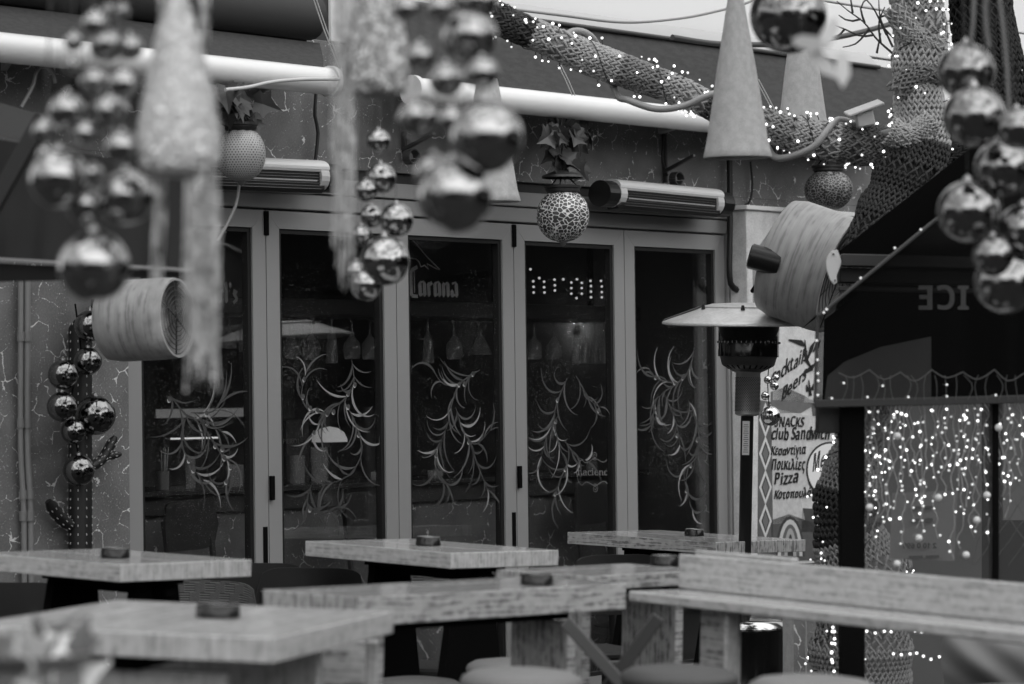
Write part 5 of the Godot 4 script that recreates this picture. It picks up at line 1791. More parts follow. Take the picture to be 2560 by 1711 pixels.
	var pt := func(i: int, j: int) -> Vector3:
		var s := float(i) / nu; var t := float(j) / nv
		var x := lerpf(2372.0 - 22.0 * sin(t * 3.0), 2640.0, s)
		var y := lerpf(1540.0 + 10.0 * sin(s * 5.0), 1740.0, t)
		return P(x, y, 9.6 - 0.12 * sin(PI * s * 0.9) * sin(PI * t * 0.8 + 0.3) + 0.016 * sin(s * 9.0 - t * 7.0) * t + 0.007 * sin(s * 16.0 - t * 13.0 + 1.0))
	for i in nu:
		for j in nv: quad(st, pt.call(i, j), pt.call(i + 1, j), pt.call(i + 1, j + 1), pt.call(i, j + 1), Vector3.BACK)
	putw(smoothed(st), "cloth", mat(0.22, 0.9), ch)

# ---------------------------------------------------------------- patio heater
func patio_heater() -> void:
	var D := 14.3
	var up := GT.basis
	var foot := P(1840, 1400, D)
	var mid := P(1866, 1100, D)
	foot = mid - up.y * ((mid.y - street_y(mid)) / up.y.y)
	var t := Transform3D(up, foot)
	var h := func(y: float) -> float: return (P(1866, y, D) - foot).dot(up.y)
	var k := D / FPX
	var root := thing("patio_heater", "tall black patio heater with a wide pale dished hood", "heater", t)
	var st := ST()
	var r := 207.0 * k
	var hb: float = h.call(806.0)
	# dished hood, tilted a little
	var tilt := Transform3D(Basis(Vector3.BACK, 0.02) * Basis(Vector3.RIGHT, 0.055), Vector3(-0.02, hb, 0))
	st = ST()
	lathe(st, [Vector2(r * 0.97, -0.012), Vector2(r, -0.008), Vector2(r, 0.0), Vector2(r * 0.985, 0.006), Vector2(r * 0.6, 0.060), Vector2(r * 0.52, 0.074), Vector2(r * 0.52, 0.080), Vector2(r * 0.4, 0.092), Vector2(r * 0.15, 0.097), Vector2(0.001, 0.098)], 72)
	put(st, "hood", texmat("soft", Vector3(2, 2, 1), 0.38, 0.72, 0.35), root, tilt)
	st = ST()
	lathe(st, [Vector2(r * 0.965, -0.010), Vector2(r * 0.6, 0.050), Vector2(0.001, 0.085)], 48)
	put(st, "hood_underside", texmat("soft", Vector3(2, 2, 1), 0.38, 0.72, 0.35), root, tilt)
	for q in [0.6, 1.7, 2.75, 4.0, 5.2]:
		st = ST()
		tube(st, [Vector3(cos(q) * r * 0.56, 0.066, sin(q) * r * 0.56), Vector3(cos(q) * r * 0.56, 0.090, sin(q) * r * 0.56)], [0.011, 0.007], 10)
		put(st, "bolt", mat(0.05, 0.4, 0.5), root, tilt)
	for q in [1.05, 3.1, 5.1]:
		st = ST()
		bar(st, Vector3(cos(q) * r * 0.5, 0.084, sin(q) * r * 0.5), Vector3(cos(q) * r * 0.985, 0.011, sin(q) * r * 0.985), 0.006, 0.008)
		put(st, "hood_seam", mat(0.05, 0.5), root, tilt)
	# burner screen, bowl, perforated cylinder, post
	var y0: float = h.call(892.0)
	var y1: float = h.call(815.0)
	st = ST()
	lathe(st, [Vector2(76 * k, y0), Vector2(76 * k, y1), Vector2(72 * k, y1 + 0.01)], 48)
	put(st, "burner_screen", mat(0.008, 0.12), root)
	st = ST()
	for j in 40:
		var a := TAU * j / 40.0
		tube(st, [Vector3(cos(a) * 77.5 * k, y0 + 0.066, sin(a) * 77.5 * k), Vector3(cos(a) * 77.5 * k, y0 + 0.076, sin(a) * 77.5 * k)], 0.004, 5)
	put(st, "perforations", mat(0.4, 0.2, 1.0), root)
	st = ST()
	var yb: float = h.call(930.0)
	lathe(st, [Vector2(36 * k, yb), Vector2(48 * k, yb + 0.012), Vector2(66 * k, yb + 0.035), Vector2(70 * k, y0 - 0.01), Vector2(72 * k, y0 + 0.003), Vector2(20 * k, y0 + 0.004)], 40)
	put(st, "bowl", mat(0.09, 0.4, 0.6), root)
	for j in 24:
		st = ST()
		var a := TAU * j / 24.0
		bar(st, Vector3(cos(a) * 50 * k, yb + 0.0155, sin(a) * 50 * k), Vector3(cos(a) * 63 * k, yb + 0.032, sin(a) * 63 * k), 0.008, 0.003, Vector3.UP, 0.0)
		put(st, "slot", black, root)
	var yc: float = h.call(1034.0)
	st = ST()
	lathe(st, [Vector2(22 * k, yc - 0.012), Vector2(31 * k, yc - 0.004), Vector2(31 * k, yb - 0.006), Vector2(34 * k, yb), Vector2(10 * k, yb + 0.001)], 40)
	put(st, "valve_cover", mat(0.42, 0.35, 0.9), root)
	st = ST()
	for i in 26:
		for j in 34:
			var a := TAU * (j + 0.5 * (i % 2)) / 34.0
			var n := Vector3(cos(a), 0, sin(a))
			box(st, n * 31.05 * k + Vector3(0, lerpf(yc + 0.014, yb - 0.03, i / 25.0), 0), Vector3(0.0045, 0.0035, 0.0045), 0.0)
	put(st, "valve_cover_holes", mat(0.02, 0.6), root)
	st = ST()
	var yt: float = h.call(1550.0)
	lathe(st, [Vector2(0.001, yt - 0.02), Vector2(0.032, yt - 0.02), Vector2(0.032, yc - 0.01), Vector2(0.036, yc - 0.004)], 24)
	put(st, "post", mat(0.008, 0.4), root)
	st = ST()
	var toward := (FTI.basis.inverse() * Vector3(0, 0, 0))
	box(st, Vector3(-0.008, h.call(1095.0), 0.033), Vector3(0.036, 0.17, 0.003), 0.001)
	put(st, "paper_label", mat(0.6, 0.7), root)
	for j in 14:
		st = ST()
		box(st, Vector3(-0.008, h.call(1095.0) - 0.07 + j * 0.0105, 0.0352), Vector3(0.026 - 0.01 * (j % 3) * 0.5, 0.003, 0.001), 0.0)
		put(st, "print_line", mat(0.1, 0.7), root)
	# tank housing with a shiny shoulder
	st = ST()
	var rt := 105.0 * k
	lathe(st, [Vector2(0.001, yt + 0.012), Vector2(rt * 0.78, yt + 0.012), Vector2(rt * 0.95, yt), Vector2(rt, yt - 0.03)], 56)
	put(st, "shoulder", mat(0.5, 0.15, 1.0), root)
	st = ST()
	lathe(st, [Vector2(rt * 1.0, yt - 0.032), Vector2(rt * 1.02, yt - 0.04), Vector2(rt * 1.0, yt - 0.05), Vector2(rt * 1.0, 0.06), Vector2(rt * 1.06, 0.05), Vector2(rt * 1.08, 0.0), Vector2(0.001, 0.0)], 56)
	put(st, "tank_housing", mat(0.006, 0.2), root)
	# white and grey painted boards leaning behind the tank
	for q in [[[1956, 1536, 1983, 1720], 0.4, "pale painted plank standing right beside the heater tank"], [[2012, 1545, 2016, 1720], 0.45, "narrow pale painted plank behind the black trestle"], [[2024, 1580, 2064, 1720], 0.3, "short streaked plank between black trestle legs"]]:
		st = ST()
		flat_px(st, [[q[0][0], q[0][1]], [q[0][2], q[0][1]], [q[0][2], q[0][3]], [q[0][0], q[0][3]]], 14.0, 0.02)
		var o := put(st, "leaning_plank", texmat("soft", Vector3(5, 2, 1), 0.6, q[1]))
		o.set_meta("label", q[2]); o.set_meta("category", "plank")

# ---------------------------------------------------------------- tables, stools, chairs
func reach(c: Vector3, e: Vector3, goal: Vector3) -> float:      # how far along e the corner lies that shows in the goal's column
	var inv := cam_t.affine_inverse()
	var g := inv * goal
	var want := g.x / g.z
	var p := inv * c; var d := inv.basis * e
	return clampf((want * p.z - p.x) / (d.x - want * d.z), 0.35, 3.0)

func slab(c: Vector3, l: Vector3, r: Vector3, thick: float, grain_left: bool) -> Array:   # front, left and right top corners -> [box transform, size]
	var a := l - c; var b := r - c
	var s := (a.normalized() + b.normalized()).normalized()
	var d := (a.normalized() - b.normalized()).normalized()
	var e1 := (s + d).normalized(); var e2 := (s - d).normalized()
	var up := GT.basis.y
	var la := reach(c, e1, l); var lb := reach(c, e2, r)
	var mid := c + e1 * la / 2.0 + e2 * lb / 2.0 - up * thick / 2.0
	var x := e1 if grain_left else e2
	var size := Vector3(la if grain_left else lb, thick, lb if grain_left else la)
	return [Transform3D(Basis(x, up, x.cross(up)), mid), size]

func table(c: Vector3, l: Vector3, r: Vector3, thick: float, grain_left: bool, label: String, legs: String, wood: Material, seed_: float) -> Transform3D:
	var sl := slab(c, l, r, thick, grain_left)
	var bt: Transform3D = sl[0]
	var size: Vector3 = sl[1]
	var g := bt.origin
	var drop := (g.y - street_y(g))
	var t := Transform3D(bt.basis, g - bt.basis.y * drop)
	var root := thing("bar_table", label, "table", t, "high wooden tables in the street")
	var st := ST()
	var np := maxi(2, roundi(size.z / 0.16))
	for k in np:                       # planks glued side by side
		st = ST()
		var pw := size.z / np
		box(st, Vector3(0, drop - 0.0004 * (k % 2), (k - (np - 1) / 2.0) * pw), Vector3(size.x - 0.002 * ((k * 7) % 3), thick, pw - 0.0007), 0.0022, Basis(), Vector2(seed_ + 0.37 * k, seed_ * 1.7 + 0.61 * k))
		put(st, "plank", wood, root)
	var top := drop - thick / 2.0
	if legs == "trestle":
		for sg in [-1.0, 1.0]:
			st = ST()
			var x: float = sg * size.x * 0.28
			extrude(st, PackedVector2Array([Vector2(-size.z * 0.16, top - 0.03), Vector2(size.z * 0.16, top - 0.03), Vector2(size.z * 0.42, 0.0), Vector2(-size.z * 0.42, 0.0)]), Transform3D(Basis(Vector3(0, 0, 1), Vector3(0, 1, 0), Vector3(-1, 0, 0)), Vector3(x + 0.02, 0, 0)), 0.04)
			put(st, "leg", black, root)
		st = ST()
		box(st, Vector3(0, top - 0.05, 0), Vector3(size.x * 0.8, 0.028, 0.05), 0.003)
		put(st, "rail", black, root)
		st = ST()
		box(st, Vector3(0, top - 0.015, 0), Vector3(size.x * 0.62, 0.028, size.z * 0.4), 0.003)
		put(st, "plate", black, root)
	else:
		for sg in ([-1.0, 1.0] if legs == "plank" else [0.0]):
			st = ST()
			box(st, Vector3(sg * size.x * 0.36, top / 2.0 - 0.02, 0), Vector3(0.045, top - 0.04, size.z * 0.6), 0.004)
			put(st, "leg", wood, root)
		st = ST()
		box(st, Vector3(0, top - 0.02, 0), Vector3(size.x * 0.86, 0.036, 0.07), 0.003)
		put(st, "rail", black, root)
	return t

func ashtray(p: Vector3, r: float, label: String) -> void:
	var root := thing("ashtray", label, "ashtray", Transform3D(GT.basis, p), "black ashtrays on the tables")
	var st := ST()
	lathe(st, [Vector2(0.001, 0.0015), Vector2(r, 0.0015), Vector2(r * 0.96, 0.030), Vector2(r * 0.9, 0.034), Vector2(r * 0.8, 0.034), Vector2(r * 0.74, 0.012), Vector2(0.001, 0.010)], 36)
	put(st, "bowl", mat(0.012, 0.22), root)
	st = ST()
	lathe(st, [Vector2(r * 0.92, 0.0345), Vector2(r * 0.86, 0.0365), Vector2(r * 0.80, 0.0345)], 36)
	put(st, "rim", mat(0.3, 0.3, 0.9), root)

func stool(p: Vector3, r: float, tone: float, label: String) -> void:      # p: middle of the seat top
	var drop := p.y - street_y(p)
	var root := thing("bar_stool", label, "stool", Transform3D(GT.basis, p - GT.basis.y * drop), "round padded stools")
	var st := ST()
	lathe(st, [Vector2(0.001, drop), Vector2(r * 0.5, drop - 0.002), Vector2(r * 0.82, drop - 0.010), Vector2(r * 0.96, drop - 0.024), Vector2(r, drop - 0.04), Vector2(r * 0.97, drop - 0.058), Vector2(r * 0.9, drop - 0.066)], 56)
	put(st, "seat_pad", mat(tone, 0.5), root)
	st = ST()
	lathe(st, [Vector2(r * 0.92, drop - 0.065), Vector2(r * 0.92, drop - 0.085), Vector2(0.001, drop - 0.085)], 40)
	put(st, "seat_base", black, root)
	for k in 4:
		var a := TAU * k / 4.0 + 0.5
		st = ST()
		bar(st, Vector3(cos(a) * r * 0.62, drop - 0.086, sin(a) * r * 0.62), Vector3(cos(a) * r * 1.05, 0.0, sin(a) * r * 1.05), 0.03, 0.03)
		put(st, "leg", black, root)
	st = ST()
	var ring := []
	for k in 25: ring.append(Vector3(cos(TAU * k / 24.0) * r * 0.9, 0.28, sin(TAU * k / 24.0) * r * 0.9))
	tube(st, ring, 0.009, 8, false)
	put(st, "foot_ring", black, root)

func chair(t: Transform3D, label: String, tone: float, back_top: float, group: String, cane := false) -> void:     # back towards +z
	var root := thing("bistro_chair", label, "chair", t, group)
	var seat := back_top * 0.56
	var m := mat(tone, 0.45)
	var st := ST()
	box(st, Vector3(0, seat, 0), Vector3(0.42, 0.035, 0.42), 0.012)
	put(st, "seat", m, root)
	for sx in [-1.0, 1.0]:
		for sz in [-1.0, 1.0]:
			st = ST()
			bar(st, Vector3(sx * 0.18, seat - 0.018, sz * 0.18), Vector3(sx * 0.22, 0.0, sz * 0.23), 0.028, 0.028)
			put(st, "leg", m, root)
		st = ST()
		bar(st, Vector3(sx * 0.19, seat + 0.018, 0.19), Vector3(sx * 0.2, back_top - 0.1, 0.235), 0.03, 0.022)
		put(st, "back_post", m, root)
	# curved back panel with rounded corners
	st = ST()
	var n := 20
	var hh := 0.26
	var pt := func(i: int, j: int, k: float) -> Vector3:
		var s := lerpf(-1.0, 1.0, float(i) / n)
		var e := hh / 2.0 * pow(maxf(0.0, 1.0 - pow(absf(s), 5.0)), 0.28)
		var y := back_top - hh / 2.0 + lerpf(-e, e, float(j) / 6.0)
		return Vector3(s * 0.23, y, 0.25 - 0.05 * s * s + k)
	for i in n:
		for j in 6:
			for k in [0.0, 0.014]:
				quad(st, pt.call(i, j, k), pt.call(i + 1, j, k), pt.call(i + 1, j + 1, k), pt.call(i, j + 1, k), Vector3(0, 0, 1 if k > 0.0 else -1), Vector2(i, j) / 20.0, Vector2(i + 1, j) / 20.0, Vector2(i + 1, j + 1) / 20.0, Vector2(i, j + 1) / 20.0)
		for j in [0, 6]:
			quad(st, pt.call(i, j, 0.0), pt.call(i + 1, j, 0.0), pt.call(i + 1, j, 0.014), pt.call(i, j, 0.014), Vector3(0, 1 if j else -1, 0))
	put(st, "backrest", texmat("cane", Vector3(1.3, 1.3, 1), 0.6) if cane else m, root)

func furniture() -> void:
	var w0 := texmat("wood0", Vector3(1.5, 2.1, 1), 0.11, 1.55)
	var w1 := texmat("wood1", Vector3(1.5, 2.1, 1), 0.14, 1.3)
	var w2 := texmat("wood0", Vector3(1.2, 1.7, 1), 0.2, 1.6)
	var w3 := w1
	var h := 1.08
	table(pl(302, 1411, h), pl(-60, 1381, h), pl(631, 1398, h), 0.061, true, "high wooden table in front of the wall cactus", "trestle", w0, 0.3)
	table(pl(1127, 1382, h), pl(764, 1358, h), pl(1397, 1378, h), 0.061, true, "high wooden table standing before the third door leaf", "trestle", w0, 1.1)
	var h3 := 0.985
	table(pl(1788, 1355, h3), pl(1418, 1332, h3), pl(2013, 1350, h3), 0.061, true, "high wooden table behind the patio heater post", "trestle", w1, 2.3)
	table(pl(1469, 1440, h), pl(1240, 1422, h), pl(1790, 1420, h), 0.05, false, "high wooden table tucked behind the long foreground table", "plank", w1, 0.7)
	table(pl(899, 1494, h), pl(658, 1479, h), pl(1567, 1474, h), 0.085, false, "long thick wooden table with knotty front edge and crossed braces", "plank", w1, 1.9)
	table(pl(685, 1595, h), pl(-90, 1562, h), pl(985, 1528, h), 0.062, false, "pale blurred wooden table beside the bottom left plant", "plank", w2, 2.9)
	for q in [[290, 1398, h, 0.053, "black ashtray on the table before the cactus"], [1071, 1367, h, 0.051, "black ashtray on the table before the third door leaf"], [1735, 1343, h3, 0.052, "black ashtray on the table behind the heater"], [1660, 1416, h, 0.053, "black ashtray on the table behind the long one"], [1342, 1465, h, 0.054, "black ashtray on the long thick table"], [546, 1546, h, 0.06, "black ashtray on the pale blurred table"]]:
		ashtray(pl(q[0], q[1] - 4, q[2] + 0.001), q[3], q[4])
	# ledge with a back board
	var hl := 1.04
	var a := pl(1570, 1476, hl); var b := pl(2600, 1585, hl)
	var c := pl(1720, 1470, hl)
	var x := (b - a).normalized()
	var up := GT.basis.y
	var z := x.cross(up).normalized()
	var lt := Transform3D(Basis(x, up, z), a)
	var len_ := a.distance_to(b)
	var wide := 0.27
	var drop := a.y - street_y(a)
	var root := thing("wooden_ledge", "long wooden drinks ledge with an upright back board", "counter", Transform3D(Basis(x, up, z), a - up * drop))
	var st := ST()
	box(st, Vector3(len_ / 2, drop - 0.018, -wide / 2), Vector3(len_, 0.036, wide), 0.005, Basis(), Vector2(0.2, 0.4))
	put(st, "shelf", w0, root)
	var i0: float = (pl(1719, 1470, hl) - a).dot(x)
	st = ST()
	var bh := 0.118
	box(st, Vector3((i0 + len_) / 2, drop + bh / 2 + 0.001, -wide + 0.02), Vector3(len_ - i0, bh, 0.032), 0.005, Basis(), Vector2(0.7, 0.1))
	put(st, "back_board", w0, root)
	st = ST()
	box(st, Vector3(i0 + 0.25, drop + bh / 2 + 0.014, -wide - 0.05), Vector3(0.5, bh, 0.03), 0.005, Basis(), Vector2(0.1, 0.6))
	put(st, "back_board", w0, root)
	var i1: float = (pl(1672, 1494, hl) - a).dot(x)
	st = ST()
	box(st, Vector3(i1, (drop - 0.04) / 2, -wide / 2), Vector3(0.16, drop - 0.04, 0.045), 0.004)
	put(st, "leg", w3, root)
	st = ST()
	box(st, Vector3(i1 + 0.11, (drop - 0.04) / 2, -wide / 2 + 0.05), Vector3(0.022, drop - 0.04, 0.05), 0.004)
	put(st, "leg", w0, root)
	# crossed braces
	st = ST()
	bar(st, P(1412, 1552, 9.0), P(1600, 1760, 9.0), 0.04, 0.05, cam_t.basis.z)
	putw(st, "brace", mat(0.09, 0.5), root)
	st = ST()
	bar(st, P(1645, 1540, 9.06), P(1490, 1760, 9.06), 0.04, 0.05, cam_t.basis.z)
	putw(st, "brace", mat(0.04, 0.5), root)
	# plank legs seen under the long table and the pale table
	for q in [[[1296, 1411], 1550, 9.6, w3, "broad weathered plank leg under the long table"], [[777, 902], 1600, 8.2, w3, "broad shaded plank leg under the pale table"], [[903, 932], 1600, 8.0, w2, "narrow pale post under the pale table corner"]]:
		st = ST()
		var p0 := P(q[0][0], q[1], q[2]); var p1 := P(q[0][1], q[1], q[2])
		var low := street_y(p0)
		var mid := (p0 + p1) / 2.0
		box(st, Vector3(mid.x, (p0.y + low) / 2, mid.z), Vector3(p0.distance_to(p1), p0.y - low, 0.05), 0.004, Basis(Vector3.BACK, -TILT))
		var o := put(st, "plank_leg", q[3])
		o.set_meta("label", q[4]); o.set_meta("category", "table leg")
	# stools
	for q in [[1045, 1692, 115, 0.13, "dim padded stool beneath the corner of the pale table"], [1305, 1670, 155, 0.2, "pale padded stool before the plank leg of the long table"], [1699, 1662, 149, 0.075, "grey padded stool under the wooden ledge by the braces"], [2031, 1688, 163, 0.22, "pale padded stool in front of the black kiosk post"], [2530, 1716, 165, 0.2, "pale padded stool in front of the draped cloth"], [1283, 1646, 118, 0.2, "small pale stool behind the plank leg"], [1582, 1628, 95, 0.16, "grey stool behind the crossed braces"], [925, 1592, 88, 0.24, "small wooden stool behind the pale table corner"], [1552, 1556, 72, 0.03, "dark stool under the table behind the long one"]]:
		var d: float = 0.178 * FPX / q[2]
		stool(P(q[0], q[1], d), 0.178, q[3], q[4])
	# chairs
	for q in [[622, 1404, 12.6, 0.25, 0.008, false, "black chair with a curved back beside the first door hinge"], [760, 1416, 12.0, 0.15, 0.008, false, "black chair with a curved back before the second door leaf"], [498, 1452, 12.2, 3.0, 0.02, true, "cane backed chair under the table by the cactus"], [1082, 1414, 12.2, 3.0, 0.02, true, "cane backed chair under the table before the third door leaf"], [15, 1452, 11.6, 0.3, 0.008, false, "black chair half hidden left of the wall conduits"], [1520, 1382, 12.4, 0.5, 0.008, false, "black chair between the heater table and the middle table"]]:
		var p := P(q[0], q[1], q[2])
		var bt := p.y - street_y(p)
		chair(Transform3D(GT.basis * Basis(Vector3.UP, q[3]), Vector3(p.x, street_y(p), p.z) - Basis(Vector3.UP, q[3]) * Vector3(0, 0, 0.2)), q[6], q[4], bt, "chairs at the street tables", q[5])

# ---------------------------------------------------------------- what hangs in front
func tinsel(x0: float, x1: float, y0: float, y1: float, d: float, n: int, w: float, label: String) -> void:
	var root := thing("tinsel_strands", label, "tinsel", at(P((x0 + x1) / 2, y1, d)), "tinsel strands hanging in front")
	var m := mat(0.62, 0.35, 0.6)
	for k in n:
		var st := ST()
		var x := lerpf(x0, x1, (k + 0.5) / n)
		var ye := y1 - rng.randf_range(0.0, 0.22) * (y1 - y0)
		var dd := d + rng.randf_range(-0.05, 0.05)
		var tw := rng.randf() * 6.0
		var steps := int((ye - y0) / 9.0)
		var prev := []
		for i in steps + 1:
			var y := lerpf(y0, ye, float(i) / steps)
			tw += rng.randf_range(-0.7, 0.9)
			var c := P(x + 5.0 * sin(i * 0.13 + k) + rng.randf_range(-1.5, 1.5), y, dd)
			var e := Vector3(cos(tw), 0, sin(tw)) * w
			if prev: quad(st, prev[0], prev[1], c + e, c - e, Vector3.BACK)
			prev = [c - e, c + e]
		putw(st, "strand", m, root)

func glitter_cone(x: float, ytop: float, ybot: float, rpx: float, d: float, label: String, tone: float) -> void:
	var p := P(x, ybot, d)
	var k := d / FPX
	var h := (ybot - ytop) * k
	var r := rpx * k
	var root := thing("glitter_cone", label, "ornament", at(p), "glittering cone ornaments")
	var st := ST()
	var prof := [Vector2(0.001, 0.0), Vector2(r * 0.5, 0.004), Vector2(r * 0.86, 0.018), Vector2(r * 0.97, 0.04), Vector2(r, 0.07), Vector2(r * 0.86, h * 0.4), Vector2(r * 0.5, h * 0.72), Vector2(r * 0.2, h * 0.95), Vector2(0.004, h)]
	lathe(st, prof, 36)
	put(st, "cone", mat(tone, 0.6), root)
	var chip := ST()
	quad(chip, Vector3(-1, -1, 0), Vector3(1, -1, 0), Vector3(1, 1, 0), Vector3(-1, 1, 0), Vector3.BACK)
	var ts := []
	for i in 3600:
		var s := rng.randf()
		var yy := lerpf(0.01, h, s)
		var rr := r
		for j in prof.size() - 1:
			if prof[j].y <= yy and prof[j + 1].y >= yy: rr = lerpf(prof[j].x, prof[j + 1].x, (yy - prof[j].y) / maxf(1e-5, prof[j + 1].y - prof[j].y))
		if rng.randf() > rr / r: continue
		var a := rng.randf() * TAU
		var b := Basis.from_euler(Vector3(rng.randf_range(-0.6, 0.6), PI / 2 - a + rng.randf_range(-0.6, 0.6), rng.randf() * 3.0)).scaled(Vector3.ONE * rng.randf_range(0.0018, 0.004))
		ts.append(Transform3D(b, p + Vector3(cos(a) * (rr + 0.003), yy, sin(a) * (rr + 0.003))))
	copies(chip.commit(), ts, "sequins", mat(0.85, 0.5, 0.5), root)
	st = ST()
	tube(st, [Vector3(0, h - 0.002, 0), Vector3(0, 3.3 - p.y, 0)], 0.0016, 5)
	put(st, "thread", mat(0.3, 0.6), root)

func white_cone(x: float, xt: float, ybot: float, r0: float, ytop: float, r1: float, d: float, label: String) -> void:
	var p := P(x, ybot, d)
	var k := d / FPX
	var top := P(xt, ytop, d)
	var y := (top - p)
	var h := y.length()
	var b := Basis(Vector3.RIGHT, y.normalized(), Vector3.RIGHT.cross(y.normalized()))
	var root := thing("white_cone", label, "ornament", Transform3D(b.orthonormalized(), p), "white hanging cones")
	var st := ST()
	lathe(st, [Vector2(r0 * k * 0.93, 0.004), Vector2(r0 * k * 0.98, 0.0), Vector2(r0 * k, 0.006), Vector2(r0 * k * 0.955, 0.03), Vector2(lerpf(r0, r1, 0.1) * k * 0.97, h * 0.1), Vector2(lerpf(r0, r1, 0.5) * k, h * 0.5), Vector2(r1 * k, h)], 56)
	lathe(st, [Vector2(r0 * k * 0.93, 0.004), Vector2(r0 * k * 0.9, 0.05), Vector2(r1 * k * 0.95, h)], 40)
	var m := texmat("soft", Vector3(2, 3, 1), 0.6, 0.6)
	put(st, "shade", m, root)
	st = ST()
	tube(st, [Vector3(0, h * 0.98, 0), Vector3(0, h + 0.6, 0)], 0.003, 6)
	put(st, "cord", black, root)

func bauble_cluster(q: Array, d: float, m: Material, label: String) -> void:
	var low := 0.0
	for b in q: low = maxf(low, b[1] + b[2])
	var root := thing("bauble_cluster", label, "baubles", at(P(q[0][0], low, d)), "bauble clusters hanging in the street")
	for b in q:
		var dd: float = d + rng.randf_range(-0.12, 0.12)
		var p := P(b[0], b[1], dd)
		var r: float = b[2] * dd / FPX * (1.1 if d < 6.0 else 1.03)
		bauble(root, p, r, m, mat(0.62, 0.3, 1.0), 48)
		var st := ST()
		tube(st, [p + Vector3(0, r * 1.3, 0), Vector3(lerpf(p.x, root.position.x, 0.5), 3.3, p.z)], 0.0011, 5)
		putw(st, "thread", mat(0.08, 0.6), root)

func hanging() -> void:
	var silver := mirror(0.5, 0.05, 0.22)
	var smoke := mirror(0.38, 0.10, 0.3)
	bauble_cluster([[237, 667, 82], [150, 447, 68], [318, 493, 64], [217, 515, 44], [308, 370, 40], [172, 278, 43], [279, 280, 43], [117, 330, 31], [216, 335, 33], [238, 205, 35], [312, 210, 36], [268, 114, 39], [326, 120, 30], [187, 106, 22], [185, 165, 22], [290, 33, 33], [240, 60, 30], [290, -20, 32], [235, 435, 24], [120, 390, 24]], 5.7, silver, "large blurred cluster of silver baubles beside the glitter cone")
	bauble_cluster([[1215, 343, 84], [1137, 490, 86], [1085, 434, 46], [1046, 295, 48], [1116, 200, 40], [1051, 143, 34], [1172, 92, 65], [1190, 5, 50], [1205, 183, 38], [1015, 22, 31], [1100, 22, 33], [1130, 300, 34], [1168, 420, 40]], 5.7, silver, "large blurred cluster of silver baubles in front of the awning gap")
	bauble_cluster([[947, 354, 29], [953, 447, 37], [916, 477, 28], [929, 542, 28], [992, 551, 41], [905, 590, 26], [962, 653, 61], [916, 712, 40], [893, 680, 28]], 9.2, silver, "smaller cluster of silver baubles hanging before the second door leaf")
	bauble_cluster([[1970, 40, 94]], 8.4, smoke, "single large dark bauble above the white cones")
	bauble_cluster([[2413, 180, 70], [2433, 293, 76], [2540, 322, 50], [2503, 421, 69], [2418, 530, 76], [2510, 706, 76], [2556, 575, 62], [2480, 640, 50]], 7.6, smoke, "cluster of dull silver baubles hanging before the kiosk gable")
	glitter_cone(450, -40, 445, 102, 5.6, "large blurred glitter cone with tinsel beside the left baubles", 0.6)
	glitter_cone(945, -160, 250, 78, 6.4, "smaller blurred glitter cone above the middle baubles", 0.25)
	tinsel(380, 412, 440, 890, 5.6, 8, 0.0022, "single slim tinsel strand under the large glitter cone")
	tinsel(462, 548, 430, 985, 5.6, 44, 0.0021, "thick bunch of tinsel strands under the large glitter cone")
	tinsel(832, 888, -20, 735, 6.4, 30, 0.0019, "long bunch of tinsel strands beside the small bauble cluster")
	tinsel(395, 420, -20, 120, 5.6, 8, 0.002, "short tinsel strands left of the glitter cone tip")
	tinsel(500, 520, -20, 120, 5.6, 8, 0.002, "short tinsel strands right of the glitter cone tip")
	white_cone(1843, 1838, 396, 86, -60, 10, 11.6, "tall white cone hanging in front of the knitted limb")
	white_cone(2006, 1992, 322, 64, 60, 26, 13.8, "white cone hanging behind the knitted limb")
	white_cone(1222, 1200, 506, 80, 200, 26, 12.6, "white cone half hidden by the middle bauble cluster")
	# pale petals of an ornament beside the large dark bauble
	var pet := thing("petal_ornament", "pale blurred petal ornament beside the single dark bauble", "ornament", at(P(2090, 200, 6.2)))
	for q in [[2070, 90, 1.1], [2060, 165, 2.2], [2105, 180, 1.5], [2030, 110, 2.9]]:
		var st := ST()
		extrude(st, PackedVector2Array([Vector2(-0.045, 0), Vector2(-0.01, 0.018), Vector2(0.035, 0.014), Vector2(0.05, 0.0), Vector2(0.03, -0.014), Vector2(-0.01, -0.016)]), Transform3D(cam_t.basis * Basis(Vector3.BACK, q[2]) * Basis(Vector3.UP, 0.5), P(q[0], q[1], 6.2)), 0.003)
		putw(st, "petal", mat(0.5, 0.6), pet)
	# cords hanging at the right
	for q in [[[[2435, -30], [2430, 60], [2425, 110]], "cord above the upper kiosk bauble"], [[[2492, -30], [2510, 120], [2520, 280]], "long pale cord reaching down to the kiosk baubles"], [[[2465, -30], [2460, 40], [2470, 120]], "short cord between the kiosk bauble cords"]]:
		var pts := []
		for p in q[0]: pts.append(P(p[0], p[1], 7.7))
		var o := put(wire(pts, 0.006, 0.05, 6), "hanging_cord", mat(0.2, 0.7))
		o.set_meta("label", q[1]); o.set_meta("category", "cord")
	# dark cloth awning on the left, with its arm
	var D := 9.4
	var la := thing("side_awning", "blurred dark grey awning corner with a pale hem on the left", "awning", at(P(200, 700, D)))
	var st := ST()
	sheet(st, P(-120, 330, D + 0.5), P(480, 430, D + 0.5), P(478, 676, D), P(-120, 640, D), 40, 10, cam_t.basis.z * -0.05, 0.7)
	putw(smoothed(st), "fabric", mat(0.025, 0.85, 0.0, 0.12), la)
	st = ST()
	flat_px(st, [[-120, 222], [102, 288], [62, 352], [-120, 318]], D + 0.2, 0.01)
	putw(st, "top_flap", mat(0.11, 0.85, 0.0, 0.12), la)
	st = ST()
	bar(st, P(-120, 643, D - 0.02), P(478, 677, D - 0.02), 0.012, 0.012)
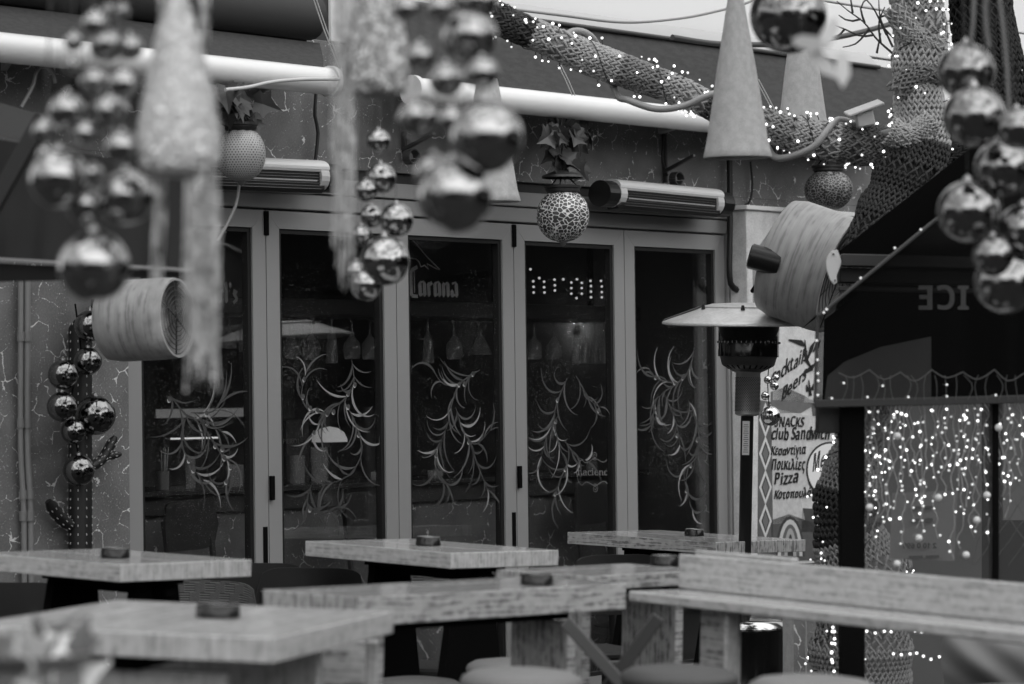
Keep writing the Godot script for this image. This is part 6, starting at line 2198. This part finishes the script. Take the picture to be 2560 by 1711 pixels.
	putw(st, "hem", mat(0.25, 0.7), la)
	st = ST()
	flat_px(st, [[-120, 652], [478, 682], [478, 692], [150, 702], [-120, 708]], D, 0.01)
	putw(st, "valance", mat(0.006, 0.9), la)
	st = ST()
	bar(st, P(112, 292, D - 0.05), P(-60, 600, D - 0.05), 0.05, 0.06, cam_t.basis.z)
	putw(st, "arm", mat(0.02, 0.6), la)
	# pale blurred plant and dish at the bottom left
	var pp := P(90, 1660, 5.2)
	var pot := thing("table_plant", "pale blurred leafy plant in a dish at the bottom left", "plant", at(pp))
	st = ST()
	lathe(st, [Vector2(0.001, 0.0), Vector2(0.10, 0.004), Vector2(0.105, 0.02), Vector2(0.098, 0.02), Vector2(0.02, 0.012)], 32)
	put(st, "dish", mat(0.15, 0.5), pot)
	var leaf := ivy_leaf()
	for k in 26:
		var a := rng.randf() * TAU
		var s := rng.randf_range(0.06, 0.11)
		put(leaf, "leaf", mat([0.6, 0.7, 0.12][k % 3], 0.7), pot, Transform3D(Basis.from_euler(Vector3(rng.randf_range(-1.0, 0.6), a, rng.randf_range(-1.5, 1.5))).scaled(Vector3(s, s, s)), Vector3(cos(a) * 0.09 * rng.randf(), rng.randf_range(-0.07, 0.03), sin(a) * 0.08)))
	var st2 := ST()
	lathe(st2, [Vector2(0.001, -0.16), Vector2(0.07, -0.16), Vector2(0.09, -0.06), Vector2(0.085, -0.002), Vector2(0.02, -0.002)], 32)
	put(st2, "pot", mat(0.2, 0.6), pot)
	st = ST()
	tube(st, [Vector3(0, -0.16, 0), Vector3(0, street_y(pp) - pp.y, 0)], [0.03, 0.03], 12)
	put(st, "stand", black, pot)
	# the overhead wire that the ornaments hang from
	var ow := thing("street_wire", "overhead steel wire carrying the baubles across the street", "wire", at(Vector3(0, 3.3, -5.7)))
	for q in [[-5.7, 3.3], [-6.4, 3.3], [-7.6, 3.3], [-8.4, 3.3], [-9.2, 3.3]]:
		st = ST()
		tube(st, [Vector3(-4, q[1], q[0]), Vector3(4, q[1], q[0])], 0.004, 6)
		putw(st, "strand", mat(0.1, 0.5, 0.5), ow)
